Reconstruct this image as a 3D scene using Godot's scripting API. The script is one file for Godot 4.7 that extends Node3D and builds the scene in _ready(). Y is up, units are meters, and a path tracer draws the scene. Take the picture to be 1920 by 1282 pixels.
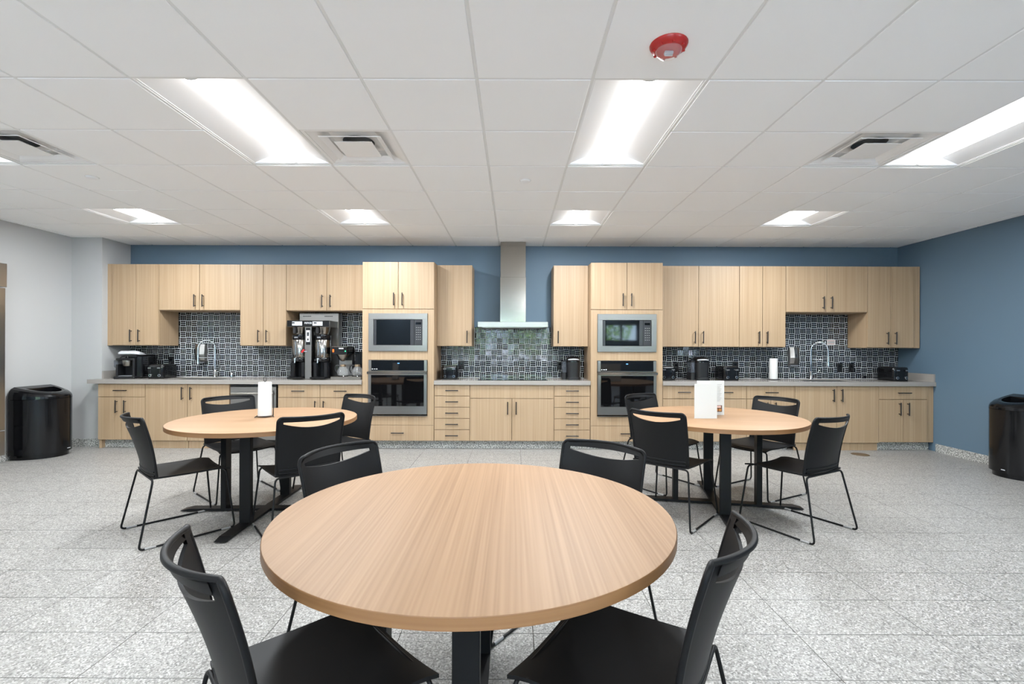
extends Node3D
# A break-room kitchen. Metres, y up; the camera stands at the origin of the floor plan and looks along -z.

const EYE := 1.325          # camera height
const CEIL := 2.73          # underside of the ceiling tiles
const WALL := -6.744        # kitchen wall
const XL := -5.774          # left wall
const XR := 5.40            # right wall
const REAR := 5.0           # wall with the windows, behind the camera
const XFAR := 10.0          # the room widens to the right behind the camera
const CELL := 0.6096        # ceiling module
const GX := -0.195          # a ceiling grid line
const GZ := -2.5265

var M := {}
var rng := RandomNumberGenerator.new()
var names := {}

# ------------------------------------------------------------------ mesh builder
class MB:
	var v := PackedVector3Array()
	var n := PackedVector3Array()
	var uv := PackedVector2Array()
	var ix := PackedInt32Array()
	var t := Transform3D()
	func vert(p: Vector3, nn: Vector3, u := Vector2.ZERO) -> int:
		v.append(t * p)
		n.append((t.basis * nn).normalized())
		uv.append(u)
		return v.size() - 1
	func tri(a: int, b: int, c: int) -> void:  # counter-clockwise from outside
		ix.append(a); ix.append(c); ix.append(b)
	func poly(pts: Array, outw: Vector3, uvs: Array = []) -> void:
		var nn: Vector3 = (pts[1] - pts[0]).cross(pts[2] - pts[0]).normalized()
		var k := range(pts.size())
		if nn.dot(outw) < 0.0:
			nn = -nn
			k.reverse()
		var first := v.size()
		for i in k:
			vert(pts[i], nn, uvs[i] if uvs else Vector2.ZERO)
		for i in range(1, pts.size() - 1):
			tri(first, first + i, first + i + 1)
	func box(c: Vector3, s: Vector3, uvx := Rect2(0, 0, 1, 1)) -> void:
		var h := s / 2.0
		for a in 3:
			var u := (a + 1) % 3
			var w := (a + 2) % 3
			for sg in [-1.0, 1.0]:
				var pts := []
				for q in [[-1, -1], [1, -1], [1, 1], [-1, 1]]:
					var p := Vector3.ZERO
					p[a] = sg * h[a]; p[u] = q[0] * h[u]; p[w] = q[1] * h[w]
					pts.append(c + p)
				var o := Vector3.ZERO
				o[a] = sg
				poly(pts, o, [uvx.position, uvx.position + Vector2(0, uvx.size.y), uvx.end, uvx.position + Vector2(uvx.size.x, 0)])
	func cbox(c: Vector3, s: Vector3, b := 0.003) -> void:  # box with chamfered edges
		var h := s / 2.0
		b = minf(b, 0.49 * minf(s.x, minf(s.y, s.z)))
		for a in 3:
			var u := (a + 1) % 3
			var w := (a + 2) % 3
			for sg in [-1.0, 1.0]:
				var pts := []
				for q in [[-1, -1], [1, -1], [1, 1], [-1, 1]]:
					var p := Vector3.ZERO
					p[a] = sg * h[a]; p[u] = q[0] * (h[u] - b); p[w] = q[1] * (h[w] - b)
					pts.append(c + p)
				var o := Vector3.ZERO
				o[a] = sg
				poly(pts, o)
				for sh in [-1.0, 1.0]:  # edge along w between faces a and u
					var e := []
					for q in [-1.0, 1.0]:
						var p1 := Vector3.ZERO
						p1[a] = sg * h[a]; p1[u] = sh * (h[u] - b); p1[w] = q * (h[w] - b)
						var p2 := Vector3.ZERO
						p2[a] = sg * (h[a] - b); p2[u] = sh * h[u]; p2[w] = q * (h[w] - b)
						if q < 0:
							e = [c + p1, c + p2]
						else:
							e.append(c + p2); e.append(c + p1)
					var oo := Vector3.ZERO
					oo[a] = sg; oo[u] = sh
					poly(e, oo)
		for x in [-1.0, 1.0]:
			for y in [-1.0, 1.0]:
				for z in [-1.0, 1.0]:
					poly([c + Vector3(x * h.x, y * (h.y - b), z * (h.z - b)), c + Vector3(x * (h.x - b), y * h.y, z * (h.z - b)), c + Vector3(x * (h.x - b), y * (h.y - b), z * h.z)], Vector3(x, y, z))
	func tube(p: Array, r: float, seg := 8, closed := false, r2 := -1.0) -> void:
		var cnt := p.size()
		var up := Vector3.UP
		var first := v.size()
		var rings := cnt + (1 if closed else 0)
		var tan0: Vector3
		for i in rings:
			var a: Vector3 = p[(i - 1 + cnt) % cnt] if closed or i > 0 else p[0]
			var b: Vector3 = p[(i + 1) % cnt] if closed or i < cnt - 1 else p[cnt - 1]
			var tg := (b - a).normalized()
			if i == 0:
				up = tg.cross(Vector3.RIGHT if absf(tg.x) < 0.8 else Vector3.FORWARD).normalized()
			else:
				up = (up - tg * up.dot(tg)).normalized()
			tan0 = tg
			var sd := tg.cross(up)
			var rr := r if r2 < 0.0 else lerpf(r, r2, float(i) / (rings - 1))
			for k in seg:
				var an := TAU * k / seg
				var d := up * cos(an) + sd * sin(an)
				vert(p[i % cnt] + d * rr, d)
		for i in rings - 1:
			for k in seg:
				var a := first + i * seg + k
				var b := first + i * seg + (k + 1) % seg
				tri(a, b, a + seg)
				tri(b, b + seg, a + seg)
		if not closed:
			for e in [0, rings - 1]:
				var pts := []
				for k in seg:
					pts.append(t.affine_inverse() * v[first + e * seg + k])
				var o: Vector3 = (p[0] - p[1]) if e == 0 else (p[cnt - 1] - p[cnt - 2])
				poly(pts, o)
	func lathe(pr: Array, seg := 24, c := Vector3.ZERO, sx := 1.0, sz := 1.0, a0 := 0.0, a1 := TAU) -> void:
		var m := pr.size()
		var sn := []
		for i in m - 1:
			var d: Vector2 = pr[i + 1] - pr[i]
			sn.append(Vector2(d.y, -d.x).normalized())
		for i in m - 1:
			var na: Vector2 = sn[i]
			var nb: Vector2 = sn[i]
			if i > 0 and sn[i - 1].dot(sn[i]) > 0.6:
				na = (sn[i - 1] + sn[i]).normalized()
			if i < m - 2 and sn[i + 1].dot(sn[i]) > 0.6:
				nb = (sn[i + 1] + sn[i]).normalized()
			var first := v.size()
			for k in seg + 1:
				var an := lerpf(a0, a1, float(k) / seg)
				var ca := cos(an)
				var sa := sin(an)
				vert(c + Vector3(pr[i].x * ca * sx, pr[i].y, pr[i].x * sa * sz), Vector3(na.x * ca / sx, na.y, na.x * sa / sz), Vector2(float(k) / seg, 0))
				vert(c + Vector3(pr[i + 1].x * ca * sx, pr[i + 1].y, pr[i + 1].x * sa * sz), Vector3(nb.x * ca / sx, nb.y, nb.x * sa / sz), Vector2(float(k) / seg, 1))
			for k in seg:
				var a := first + 2 * k
				tri(a, a + 1, a + 2)
				tri(a + 2, a + 1, a + 3)
	func extrude(pts: PackedVector2Array, y0: float, y1: float, smooth := false, caps := true) -> void:  # outline in x, z; raised from y0 to y1
		var cnt := pts.size()
		var area := 0.0
		for i in cnt:
			area += pts[i].cross(pts[(i + 1) % cnt])
		var sg := 1.0 if area > 0 else -1.0
		for i in cnt:
			var a := pts[i]
			var b := pts[(i + 1) % cnt]
			var d := (b - a).normalized()
			var o := Vector2(d.y, -d.x) * sg
			var na := o
			var nb := o
			if smooth:
				var dp := (a - pts[(i - 1 + cnt) % cnt]).normalized()
				var dn := (pts[(i + 2) % cnt] - b).normalized()
				var op := Vector2(dp.y, -dp.x) * sg
				var on := Vector2(dn.y, -dn.x) * sg
				if op.dot(o) > 0.7:
					na = (op + o).normalized()
				if on.dot(o) > 0.7:
					nb = (on + o).normalized()
			var f := v.size()
			vert(Vector3(a.x, y0, a.y), Vector3(na.x, 0, na.y)); vert(Vector3(b.x, y0, b.y), Vector3(nb.x, 0, nb.y))
			vert(Vector3(b.x, y1, b.y), Vector3(nb.x, 0, nb.y)); vert(Vector3(a.x, y1, a.y), Vector3(na.x, 0, na.y))
			if sg > 0:
				tri(f, f + 2, f + 1); tri(f, f + 3, f + 2)
			else:
				tri(f, f + 1, f + 2); tri(f, f + 2, f + 3)
		if caps:
			cap(pts, y0, -1.0)
			cap(pts, y1, 1.0)
	func cap(pts: PackedVector2Array, y: float, s: float) -> void:
		var tr := Geometry2D.triangulate_polygon(pts)
		for i in range(0, tr.size(), 3):
			var q := []
			for k in 3:
				q.append(Vector3(pts[tr[i + k]].x, y, pts[tr[i + k]].y))
			poly(q, Vector3(0, s, 0))
	func loft(rings: Array, smooth := true) -> void:  # rings: arrays of Vector3 with equal counts, closed loops
		var cnt: int = rings[0].size()
		var first := v.size()
		for r in rings.size():
			for k in cnt:
				var du: Vector3 = rings[r][(k + 1) % cnt] - rings[r][(k - 1 + cnt) % cnt]
				var dv: Vector3 = rings[mini(r + 1, rings.size() - 1)][k] - rings[maxi(r - 1, 0)][k]
				vert(rings[r][k], dv.cross(du).normalized())
		for r in rings.size() - 1:
			for k in cnt:
				var a := first + r * cnt + k
				var b := first + r * cnt + (k + 1) % cnt
				tri(a, a + cnt, b); tri(b, a + cnt, b + cnt)
	func mesh() -> ArrayMesh:
		var a := []
		a.resize(Mesh.ARRAY_MAX)
		a[Mesh.ARRAY_VERTEX] = v
		a[Mesh.ARRAY_NORMAL] = n
		a[Mesh.ARRAY_TEX_UV] = uv
		a[Mesh.ARRAY_INDEX] = ix
		var m := ArrayMesh.new()
		m.add_surface_from_arrays(Mesh.PRIMITIVE_TRIANGLES, a)
		return m

func rrect(w: float, d: float, r: float, seg := 5) -> PackedVector2Array:
	var o := PackedVector2Array()
	var cs := [Vector2(w / 2 - r, d / 2 - r), Vector2(-w / 2 + r, d / 2 - r), Vector2(-w / 2 + r, -d / 2 + r), Vector2(w / 2 - r, -d / 2 + r)]
	for q in 4:
		for k in seg + 1:
			var a := PI / 2 * (q + float(k) / seg)
			o.append(cs[q] + Vector2(cos(a), sin(a)) * r)
	return o

func fillet(p: Array, r: float, closed := false, seg := 5) -> Array:
	var o := []
	var c := p.size()
	for i in c:
		if not closed and (i == 0 or i == c - 1):
			o.append(p[i])
			continue
		var b: Vector3 = p[i]
		var a: Vector3 = p[(i - 1 + c) % c]
		var d: Vector3 = p[(i + 1) % c]
		var rr := minf(r, 0.45 * minf(a.distance_to(b), d.distance_to(b)))
		var s := b + (a - b).normalized() * rr
		var e := b + (d - b).normalized() * rr
		for k in seg + 1:
			var q := float(k) / seg
			o.append(s.lerp(b, q).lerp(b.lerp(e, q), q))
	return o

# ------------------------------------------------------------------ node helpers
func numbered(called: String) -> String:
	names[called] = names.get(called, -1) + 1
	return called if names[called] == 0 else "%s_%03d" % [called, names[called]]

func thing(called: String, label: String, category: String, at := Vector3.ZERO, turn := 0.0, group := "") -> Node3D:
	var o := Node3D.new()
	o.name = numbered(called)
	add_child(o)
	o.position = at
	o.rotation.y = turn
	tag(o, label, category, group)
	return o

func tag(o: Node3D, label: String, category: String, group := "") -> void:
	o.set_meta("label", label)
	if category:
		o.set_meta("category", category)
	if group:
		o.set_meta("group", group)

func part(parent: Node, called: String, m, mat: Material, at := Vector3.ZERO) -> MeshInstance3D:
	var o := MeshInstance3D.new()
	o.name = called
	o.mesh = m.mesh() if m is MB else m
	o.material_override = mat
	o.position = at
	o.cast_shadow = GeometryInstance3D.SHADOW_CASTING_SETTING_ON
	parent.add_child(o, true)
	return o

func struct(called: String, label: String) -> Node3D:
	var o := Node3D.new()
	o.name = numbered(called)
	add_child(o)
	o.set_meta("kind", "structure")
	o.set_meta("label", label)
	return o

func slab(called: String, label: String, lo: Vector3, hi: Vector3, mat: Material) -> MeshInstance3D:
	var b := MB.new()
	b.box((lo + hi) / 2, hi - lo)
	var o := part(self, numbered(called), b, mat)
	o.set_meta("kind", "structure")
	o.set_meta("label", label)
	return o

func bx(c: Vector3, s: Vector3, bev := 0.0) -> MB:
	var b := MB.new()
	if bev > 0.0:
		b.cbox(c, s, bev)
	else:
		b.box(c, s)
	return b

# ------------------------------------------------------------------ materials
func mat(called: String, col: Color, rough: float, metal := 0.0) -> StandardMaterial3D:
	var m := StandardMaterial3D.new()
	m.resource_name = called
	m.albedo_color = col
	m.roughness = rough
	m.metallic = metal
	M[called] = m
	return m

func srgb(r: int, g: int, b: int) -> Color:
	return Color(r / 255.0, g / 255.0, b / 255.0)

func grain(w: int, h: int, light: Color, dark: Color, sd: int, contrast: float, pores: float) -> ImageTexture:
	var a := FastNoiseLite.new()
	a.seed = sd; a.frequency = 0.02; a.noise_type = FastNoiseLite.TYPE_VALUE_CUBIC; a.fractal_type = FastNoiseLite.FRACTAL_NONE
	var b := FastNoiseLite.new()
	b.seed = sd + 1; b.frequency = 0.11; b.noise_type = FastNoiseLite.TYPE_VALUE_CUBIC; b.fractal_type = FastNoiseLite.FRACTAL_NONE
	var c := FastNoiseLite.new()
	c.seed = sd + 2; c.frequency = 0.33; c.noise_type = FastNoiseLite.TYPE_VALUE_CUBIC; c.fractal_type = FastNoiseLite.FRACTAL_NONE
	var data := PackedByteArray()
	data.resize(w * h * 3)
	var i := 0
	for y in h:
		for x in w:
			var t := 0.45 + contrast * (0.22 * a.get_noise_2d(x, y * 0.03) + 0.38 * b.get_noise_2d(x, y * 0.03) + 0.66 * c.get_noise_2d(x, y * 0.03))
			var pp := c.get_noise_2d(x * 0.8 + 900.0, y * 0.05 + 300.0)
			if pp > 0.35:
				t += pores * (pp - 0.35)
			t = clampf(t, 0.0, 1.0)
			var q := light.lerp(dark, t)
			data[i] = int(q.r * 255.0); data[i + 1] = int(q.g * 255.0); data[i + 2] = int(q.b * 255.0)
			i += 3
	return ImageTexture.create_from_image(Image.create_from_data(w, h, false, Image.FORMAT_RGB8, data))

func chips(size: int, freq: float, sd: int, cols: Array, offs: Array) -> NoiseTexture2D:
	var f := FastNoiseLite.new()
	f.seed = sd
	f.noise_type = FastNoiseLite.TYPE_CELLULAR
	f.cellular_return_type = FastNoiseLite.RETURN_CELL_VALUE
	f.cellular_jitter = 1.0
	f.frequency = freq
	f.fractal_type = FastNoiseLite.FRACTAL_NONE
	f.domain_warp_enabled = true
	f.domain_warp_amplitude = 5.0
	f.domain_warp_frequency = 0.06
	var g := Gradient.new()
	g.offsets = PackedFloat32Array(offs)
	g.colors = PackedColorArray(cols)
	var t := NoiseTexture2D.new()
	t.width = size; t.height = size
	t.noise = f
	t.normalize = true
	t.color_ramp = g
	t.generate_mipmaps = false
	return t

func tri_map(m: StandardMaterial3D, s: Vector3, world := true) -> void:
	m.uv1_triplanar = true
	m.uv1_world_triplanar = world
	m.uv1_triplanar_sharpness = 8.0
	m.uv1_scale = s

func materials() -> void:
	var oak := grain(1024, 512, srgb(181, 157, 128), srgb(154, 126, 95), 3, 0.75, 0.5)
	var m := mat("oak_laminate", Color.WHITE, 0.5)
	m.albedo_texture = oak
	tri_map(m, Vector3(1 / 1.3, 1 / 2.7, 1 / 1.3))
	var tbl := grain(1024, 512, srgb(167, 134, 102), srgb(133, 101, 71), 11, 0.62, 0.9)
	m = mat("oak_table", Color.WHITE, 0.56)
	m.albedo_texture = tbl
	tri_map(m, Vector3(1 / 1.4, 1 / 1.4, 1 / 2.6), false)
	m.uv1_offset = Vector3(0.5, 0.5, 0.5)
	m = mat("oak_edge", Color(0.93, 0.86, 0.77), 0.45)
	m.albedo_texture = tbl
	mat("oak_core", srgb(120, 92, 64), 0.8)
	var greys := [srgb(95, 93, 90), srgb(119, 117, 113), srgb(137, 134, 129), srgb(148, 146, 141), srgb(162, 158, 154), srgb(189, 186, 182)]
	m = mat("terrazzo", Color.WHITE, 0.42)
	m.albedo_texture = chips(2048, 0.098, 5, greys, [0.0, 0.14, 0.35, 0.6, 0.82, 1.0])
	m = mat("terrazzo_base", Color.WHITE, 0.4)
	m.albedo_texture = chips(1024, 0.085, 9, [srgb(92, 92, 90), srgb(135, 135, 131), srgb(178, 178, 173), srgb(225, 224, 220)], [0.0, 0.3, 0.7, 1.0])
	tri_map(m, Vector3(1.6, 1.6, 1.6))
	mat("joint", srgb(88, 80, 72), 0.9)
	mat("blue_paint", srgb(91, 113, 130), 0.55)
	mat("white_paint", srgb(180, 180, 179), 0.6)
	mat("tile_white", srgb(246, 246, 245), 0.85)
	mat("tee_white", srgb(228, 228, 226), 0.5)
	mat("enamel", srgb(240, 240, 240), 0.35)
	mat("diffuser_white", srgb(238, 237, 235), 0.5)
	mat("duct", srgb(140, 141, 142), 0.5)
	m = mat("lamp_lens", Color.WHITE, 0.4)
	m.emission_enabled = true
	m.emission = Color.WHITE
	m.emission_energy_multiplier = 4.6
	mat("quartz", srgb(153, 147, 141), 0.22)
	mat("black_plastic", srgb(24, 24, 26), 0.4)
	mat("chair_black", srgb(23, 23, 24), 0.48).metallic_specular = 0.3
	mat("black_metal", srgb(19, 19, 20), 0.45).metallic_specular = 0.32
	mat("handle_black", srgb(34, 29, 27), 0.35)
	mat("gloss_black", srgb(14, 14, 16), 0.1)
	mat("bin_black", srgb(12, 12, 14), 0.12).metallic_specular = 0.42
	mat("black_glass", srgb(12, 12, 13), 0.04)
	mat("stainless", Color(0.62, 0.61, 0.595), 0.28, 1.0)
	mat("stainless_dark", Color(0.62, 0.6, 0.57), 0.3, 1.0)
	mat("polished_steel", Color(0.62, 0.6, 0.575), 0.16, 1.0)
	mat("chrome", Color(0.85, 0.86, 0.88), 0.08, 1.0)
	mat("grout", srgb(232, 233, 234), 0.8)
	mat("tile_black", srgb(10, 11, 17), 0.05)
	mat("tile_navy", srgb(14, 18, 30), 0.05)
	mat("tile_ink", srgb(16, 17, 22), 0.05)
	mat("paper", srgb(202, 201, 198), 0.8)
	mat("paper_warm", srgb(214, 210, 206), 0.6)
	mat("grey_plastic", srgb(120, 122, 126), 0.35)
	mat("silver_plastic", srgb(190, 191, 194), 0.3)
	mat("panel_grey", srgb(58, 58, 60), 0.15)
	mat("white_print", srgb(226, 228, 230), 0.5)
	mat("red_plastic", srgb(176, 40, 38), 0.25)
	mat("red_handle", srgb(196, 34, 40), 0.3)
	mat("brass", srgb(120, 104, 84), 0.45, 0.6)
	mat("ink_print", srgb(90, 90, 92), 0.7)
	mat("red_print", srgb(170, 70, 66), 0.7)
	mat("photo_brown", srgb(84, 52, 40), 0.6)
	mat("photo_gold", srgb(190, 128, 62), 0.6)
	mat("photo_pink", srgb(214, 176, 164), 0.6)
	mat("sleeve_grey", srgb(150, 148, 146), 0.4)
	mat("concrete", srgb(190, 191, 192), 0.9)
	mat("leaf", srgb(92, 132, 52), 0.6)
	mat("bark", srgb(92, 76, 60), 0.9)
	m = mat("display_lit", srgb(20, 30, 40), 0.2)
	m.emission_enabled = true; m.emission = srgb(120, 190, 255); m.emission_energy_multiplier = 1.0
	m = mat("green_led", srgb(30, 90, 60), 0.3)
	m.emission_enabled = true; m.emission = srgb(70, 235, 165); m.emission_energy_multiplier = 1.2
	m = mat("orange_lit", srgb(200, 80, 20), 0.3)
	m.emission_enabled = true; m.emission = srgb(255, 110, 30); m.emission_energy_multiplier = 0.7
	m = mat("pane", Color(1, 1, 1, 0.06), 0.02)
	m.transparency = BaseMaterial3D.TRANSPARENCY_ALPHA
	m = mat("carafe_glass", Color(0.95, 0.95, 0.95, 0.12), 0.03)
	m.transparency = BaseMaterial3D.TRANSPARENCY_ALPHA
	m = mat("tank_smoke", Color(0.35, 0.37, 0.4, 0.45), 0.08)
	m.transparency = BaseMaterial3D.TRANSPARENCY_ALPHA
	m = mat("clear_dome", Color(1, 1, 1, 0.1), 0.05)
	m.transparency = BaseMaterial3D.TRANSPARENCY_ALPHA

# ------------------------------------------------------------------ scene
func _ready() -> void:
	rng.seed = 20
	# camera
	var cam := Camera3D.new()
	cam.name = "camera"
	cam.projection = Camera3D.PROJECTION_FRUSTUM
	cam.near = 0.05
	cam.far = 200.0
	cam.size = 1282.0 / 900.0 * 0.05                       # focal length 900 px on a 1282 px high frame
	cam.frustum_offset = Vector2(-2.0 / 900.0, 8.0 / 900.0) * 0.05
	cam.position = Vector3(0, EYE, 0)
	cam.rotation.z = 0.0033
	add_child(cam)
	cam.current = true
	# sky and exposure
	var env := Environment.new()
	env.background_mode = Environment.BG_SKY
	var sky := Sky.new()
	var sm := ProceduralSkyMaterial.new()
	sm.sky_top_color = srgb(110, 165, 225)
	sm.sky_horizon_color = srgb(195, 220, 240)
	sm.ground_bottom_color = srgb(90, 100, 80)
	sm.ground_horizon_color = srgb(150, 165, 165)
	sm.sky_energy_multiplier = 3.0
	sm.ground_energy_multiplier = 1.5
	sky.sky_material = sm
	env.sky = sky
	env.tonemap_mode = Environment.TONE_MAPPER_LINEAR
	env.tonemap_exposure = 1.55
	env.sdfgi_enabled = true
	env.ssao_enabled = true
	env.ssil_enabled = true
	var we := WorldEnvironment.new()
	we.name = "world"
	we.environment = env
	add_child(we)

	# sun from over the kitchen side of the building: it lights the terrace outside, not the room
	var sun := DirectionalLight3D.new()
	sun.name = "sun"
	sun.light_energy = 24.0
	sun.light_color = Color(1.0, 1.0, 1.0)
	sun.light_angular_distance = 0.5
	sun.rotation = Vector3(deg_to_rad(-52), deg_to_rad(165), 0)
	sun.shadow_enabled = true
	add_child(sun)

	materials()
	room()
	ceiling()
	cabinets()
	backsplash()
	counters()
	appliances()
	furniture()
	small_things()

# ------------------------------------------------------------------ room shell
func room() -> void:
	# floor: slab in the colour of the joints, tiles 24 x 12 inches on top
	var fl := struct("floor", "grey speckled terrazzo tile floor with thin dark joints")
	part(fl, "joint_bed", bx(Vector3(1.9, -0.055, -0.85), Vector3(16.4, 0.1, 12.2)), M.joint)
	var tw := 0.6096
	var td := 0.3045
	var variants := []
	for k in 12:
		var b := MB.new()
		var u := 0.5 * (k % 2) + rng.randf() * 0.0
		var w := 0.25 * ((k / 2) % 4)
		var rc := Rect2(u, w, 0.5, 0.25)
		if k >= 8:
			rc = Rect2(u + 0.5, w + 0.25, -0.5, -0.25)
		b.v = PackedVector3Array()
		var hx := tw / 2 - 0.0017
		var hz := td / 2 - 0.0017
		var top := [Vector3(-hx, 0, -hz), Vector3(hx, 0, -hz), Vector3(hx, 0, hz), Vector3(-hx, 0, hz)]
		b.poly(top, Vector3.UP, [rc.position, rc.position + Vector2(rc.size.x, 0), rc.end, rc.position + Vector2(0, rc.size.y)])
		for i in 4:
			var a: Vector3 = top[i]
			var c: Vector3 = top[(i + 1) % 4]
			b.poly([a, c, c + Vector3(0, -0.005, 0), a + Vector3(0, -0.005, 0)], (a + c) / 2, [rc.position, rc.position + Vector2(0.02, 0), rc.position + Vector2(0.02, 0.02), rc.position])
		variants.append(b)
	var meshes := variants.map(func(q): return q.mesh())
	var rest := MB.new()
	for i in range(-13, 17):
		for j in range(-23, 16):
			var cx := 1.925 + tw * (i + 0.5) - tw * 6
			var cz := -1.910 - td * (j + 0.5)
			if cx < XL - 0.28 or cx > XFAR or cz < WALL or cz > REAR:
				continue
			if cz < 1.2 and cx > XR + 0.28:
				continue
			var k := rng.randi() % 12
			if cz < -1.2 and absf(cx) < 1.15 * -cz + 0.4:
				part(fl, "floor_tile", meshes[k], M.terrazzo, Vector3(cx, 0, cz))
			else:
				var f: MB = variants[k]
				var base := rest.v.size()
				for q in f.v.size():
					rest.v.append(f.v[q] + Vector3(cx, 0, cz))
				rest.n.append_array(f.n)
				rest.uv.append_array(f.uv)
				for q in f.ix:
					rest.ix.append(q + base)
	part(fl, "outer_floor_tiles", rest, M.terrazzo).set_meta("kind", "stuff")

	slab("wall_back", "slate blue kitchen wall behind the oak cabinets", Vector3(-6.0, -0.1, WALL - 0.15), Vector3(5.55, 2.95, WALL), M.blue_paint)
	slab("wall_right", "slate blue side wall on the right", Vector3(XR, -0.1, WALL), Vector3(XR + 0.15, 2.95, 1.2), M.blue_paint)
	slab("wall_right_return", "white wall where the room widens on the right", Vector3(XR + 0.15, -0.1, 1.05), Vector3(XFAR + 0.15, 2.95, 1.2), M.white_paint)
	slab("wall_far_right", "white end wall of the wider part of the room", Vector3(XFAR, -0.1, 1.2), Vector3(XFAR + 0.15, 2.95, REAR + 0.15), M.white_paint)
	slab("wall_pier", "white boxed pier in the left corner beside the cabinets", Vector3(XL, 0.0, WALL), Vector3(-5.376, CEIL, -6.276), M.white_paint)
	var wl := struct("wall_left", "white side wall on the left with a refrigerator niche")
	part(wl, "wall_section", bx(Vector3(XL - 0.075, 1.425, -6.035), Vector3(0.15, 3.05, 1.418)), M.white_paint)
	part(wl, "wall_section", bx(Vector3(XL - 0.075, 1.425, 0.4), Vector3(0.15, 3.05, 9.5)), M.white_paint)
	part(wl, "wall_section", bx(Vector3(XL - 0.075, 2.6, -4.838), Vector3(0.15, 0.7, 0.976)), M.white_paint)
	part(wl, "niche_back", bx(Vector3(-6.5, 1.15, -4.838), Vector3(0.1, 2.5, 1.2)), M.white_paint)
	part(wl, "niche_side", bx(Vector3(-6.18, 1.15, -5.376), Vector3(0.52, 2.5, 0.1)), M.white_paint)
	part(wl, "niche_side", bx(Vector3(-6.18, 1.15, -4.30), Vector3(0.52, 2.5, 0.1)), M.white_paint)
	# wall behind the camera: two stretches of full-height glazing and a high window between them
	var wr := struct("wall_rear", "slate blue wall with glazing behind the viewer")
	for q in [[-5.92, -2.6, -0.1, 2.95], [-2.6, 1.6, 2.3, 2.95], [-2.6, 1.6, -0.1, 0.7], [6.3, 9.5, -0.1, 0.4], [1.6, 3.3, -0.1, 2.95], [3.3, 4.5, -0.1, 1.5], [3.3, 4.5, 2.15, 2.95], [4.5, 6.3, -0.1, 2.95], [6.3, 9.5, 2.3, 2.95], [9.5, 10.15, -0.1, 2.95]]:
		part(wr, "wall_section", bx(Vector3((q[0] + q[1]) / 2, (q[2] + q[3]) / 2, REAR + 0.075), Vector3(q[1] - q[0], q[3] - q[2], 0.15)), M.blue_paint)
	var bays := [[-2.6, -1.2, 0.7, 2.3, "leftmost"], [-1.2, 0.2, 0.7, 2.3, "second"], [0.2, 1.6, 0.7, 2.3, "third"], [3.3, 4.5, 1.5, 2.15, "small high"], [6.3, 7.9, 0.4, 2.3, "fifth"], [7.9, 9.5, 0.4, 2.3, "rightmost"]]
	for i in bays.size():
		var w := struct("window_%d" % (i + 1), "%s glazed bay in the wall behind the viewer" % bays[i][4])
		var x0: float = bays[i][0]
		var x1: float = bays[i][1]
		var y0: float = bays[i][2]
		var y1: float = bays[i][3]
		var fr := MB.new()
		for x in [x0 + 0.03, x1 - 0.03, (x0 + x1) / 2]:
			fr.box(Vector3(x, (y0 + y1) / 2, REAR + 0.07), Vector3(0.06, y1 - y0, 0.1))
		for y in [y0 + 0.03, y1 - 0.03]:
			fr.box(Vector3((x0 + x1) / 2, y, REAR + 0.07), Vector3(x1 - x0 - 0.12, 0.06, 0.09))
		part(w, "window_frame", fr, M.panel_grey)
		var pw := (x1 - x0) / 2 - 0.06
		for s in [-1.0, 1.0]:
			part(w, "pane", bx(Vector3((x0 + x1) / 2 + s * (x1 - x0 - 0.06) / 4, (y0 + y1) / 2, REAR + 0.07), Vector3(pw - 0.03, y1 - y0 - 0.12, 0.006)), M.pane)
	slab("ground_outside", "pale concrete terrace outside the windows", Vector3(-30, -0.2, REAR + 0.15), Vector3(40, -0.1, 45), M.concrete)
	var where := ["first", "second", "third", "fourth", "fifth", "last"]
	for i in 6:
		tree(Vector3([-7.0, -3.0, 0.8, 4.6, 10.8, 14.8][i], -0.1, [14.0, 15.5, 11.0, 13.0, 13.0, 11.5][i]), 40 + i, "leafy tree on the terrace outside, %s of six from the left" % where[i])
	# terrazzo base along the walls
	var bb := [["baseboard_right", Vector3(XR - 0.012, 0, -6.12), Vector3(XR, 0.1, 1.2)], ["baseboard_left", Vector3(XL, 0, -6.276), Vector3(XL + 0.012, 0.1, -5.327)],
		["baseboard_left", Vector3(XL, 0, -4.35), Vector3(XL + 0.012, 0.1, REAR)], ["baseboard_pier", Vector3(XL, 0, -6.276), Vector3(-5.3, 0.1, -6.264)]]
	for q in bb:
		slab(q[0], "speckled grey terrazzo base along the wall", q[1], q[2], M.terrazzo_base)
	for q in [[-5.30, -4.66], [-3.62, 3.55], [4.66, 5.39]]:
		slab("baseboard_back", "speckled grey terrazzo toe base under the cabinets", Vector3(q[0], 0, -6.245), Vector3(q[1], 0.1, -6.225), M.terrazzo_base)

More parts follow.
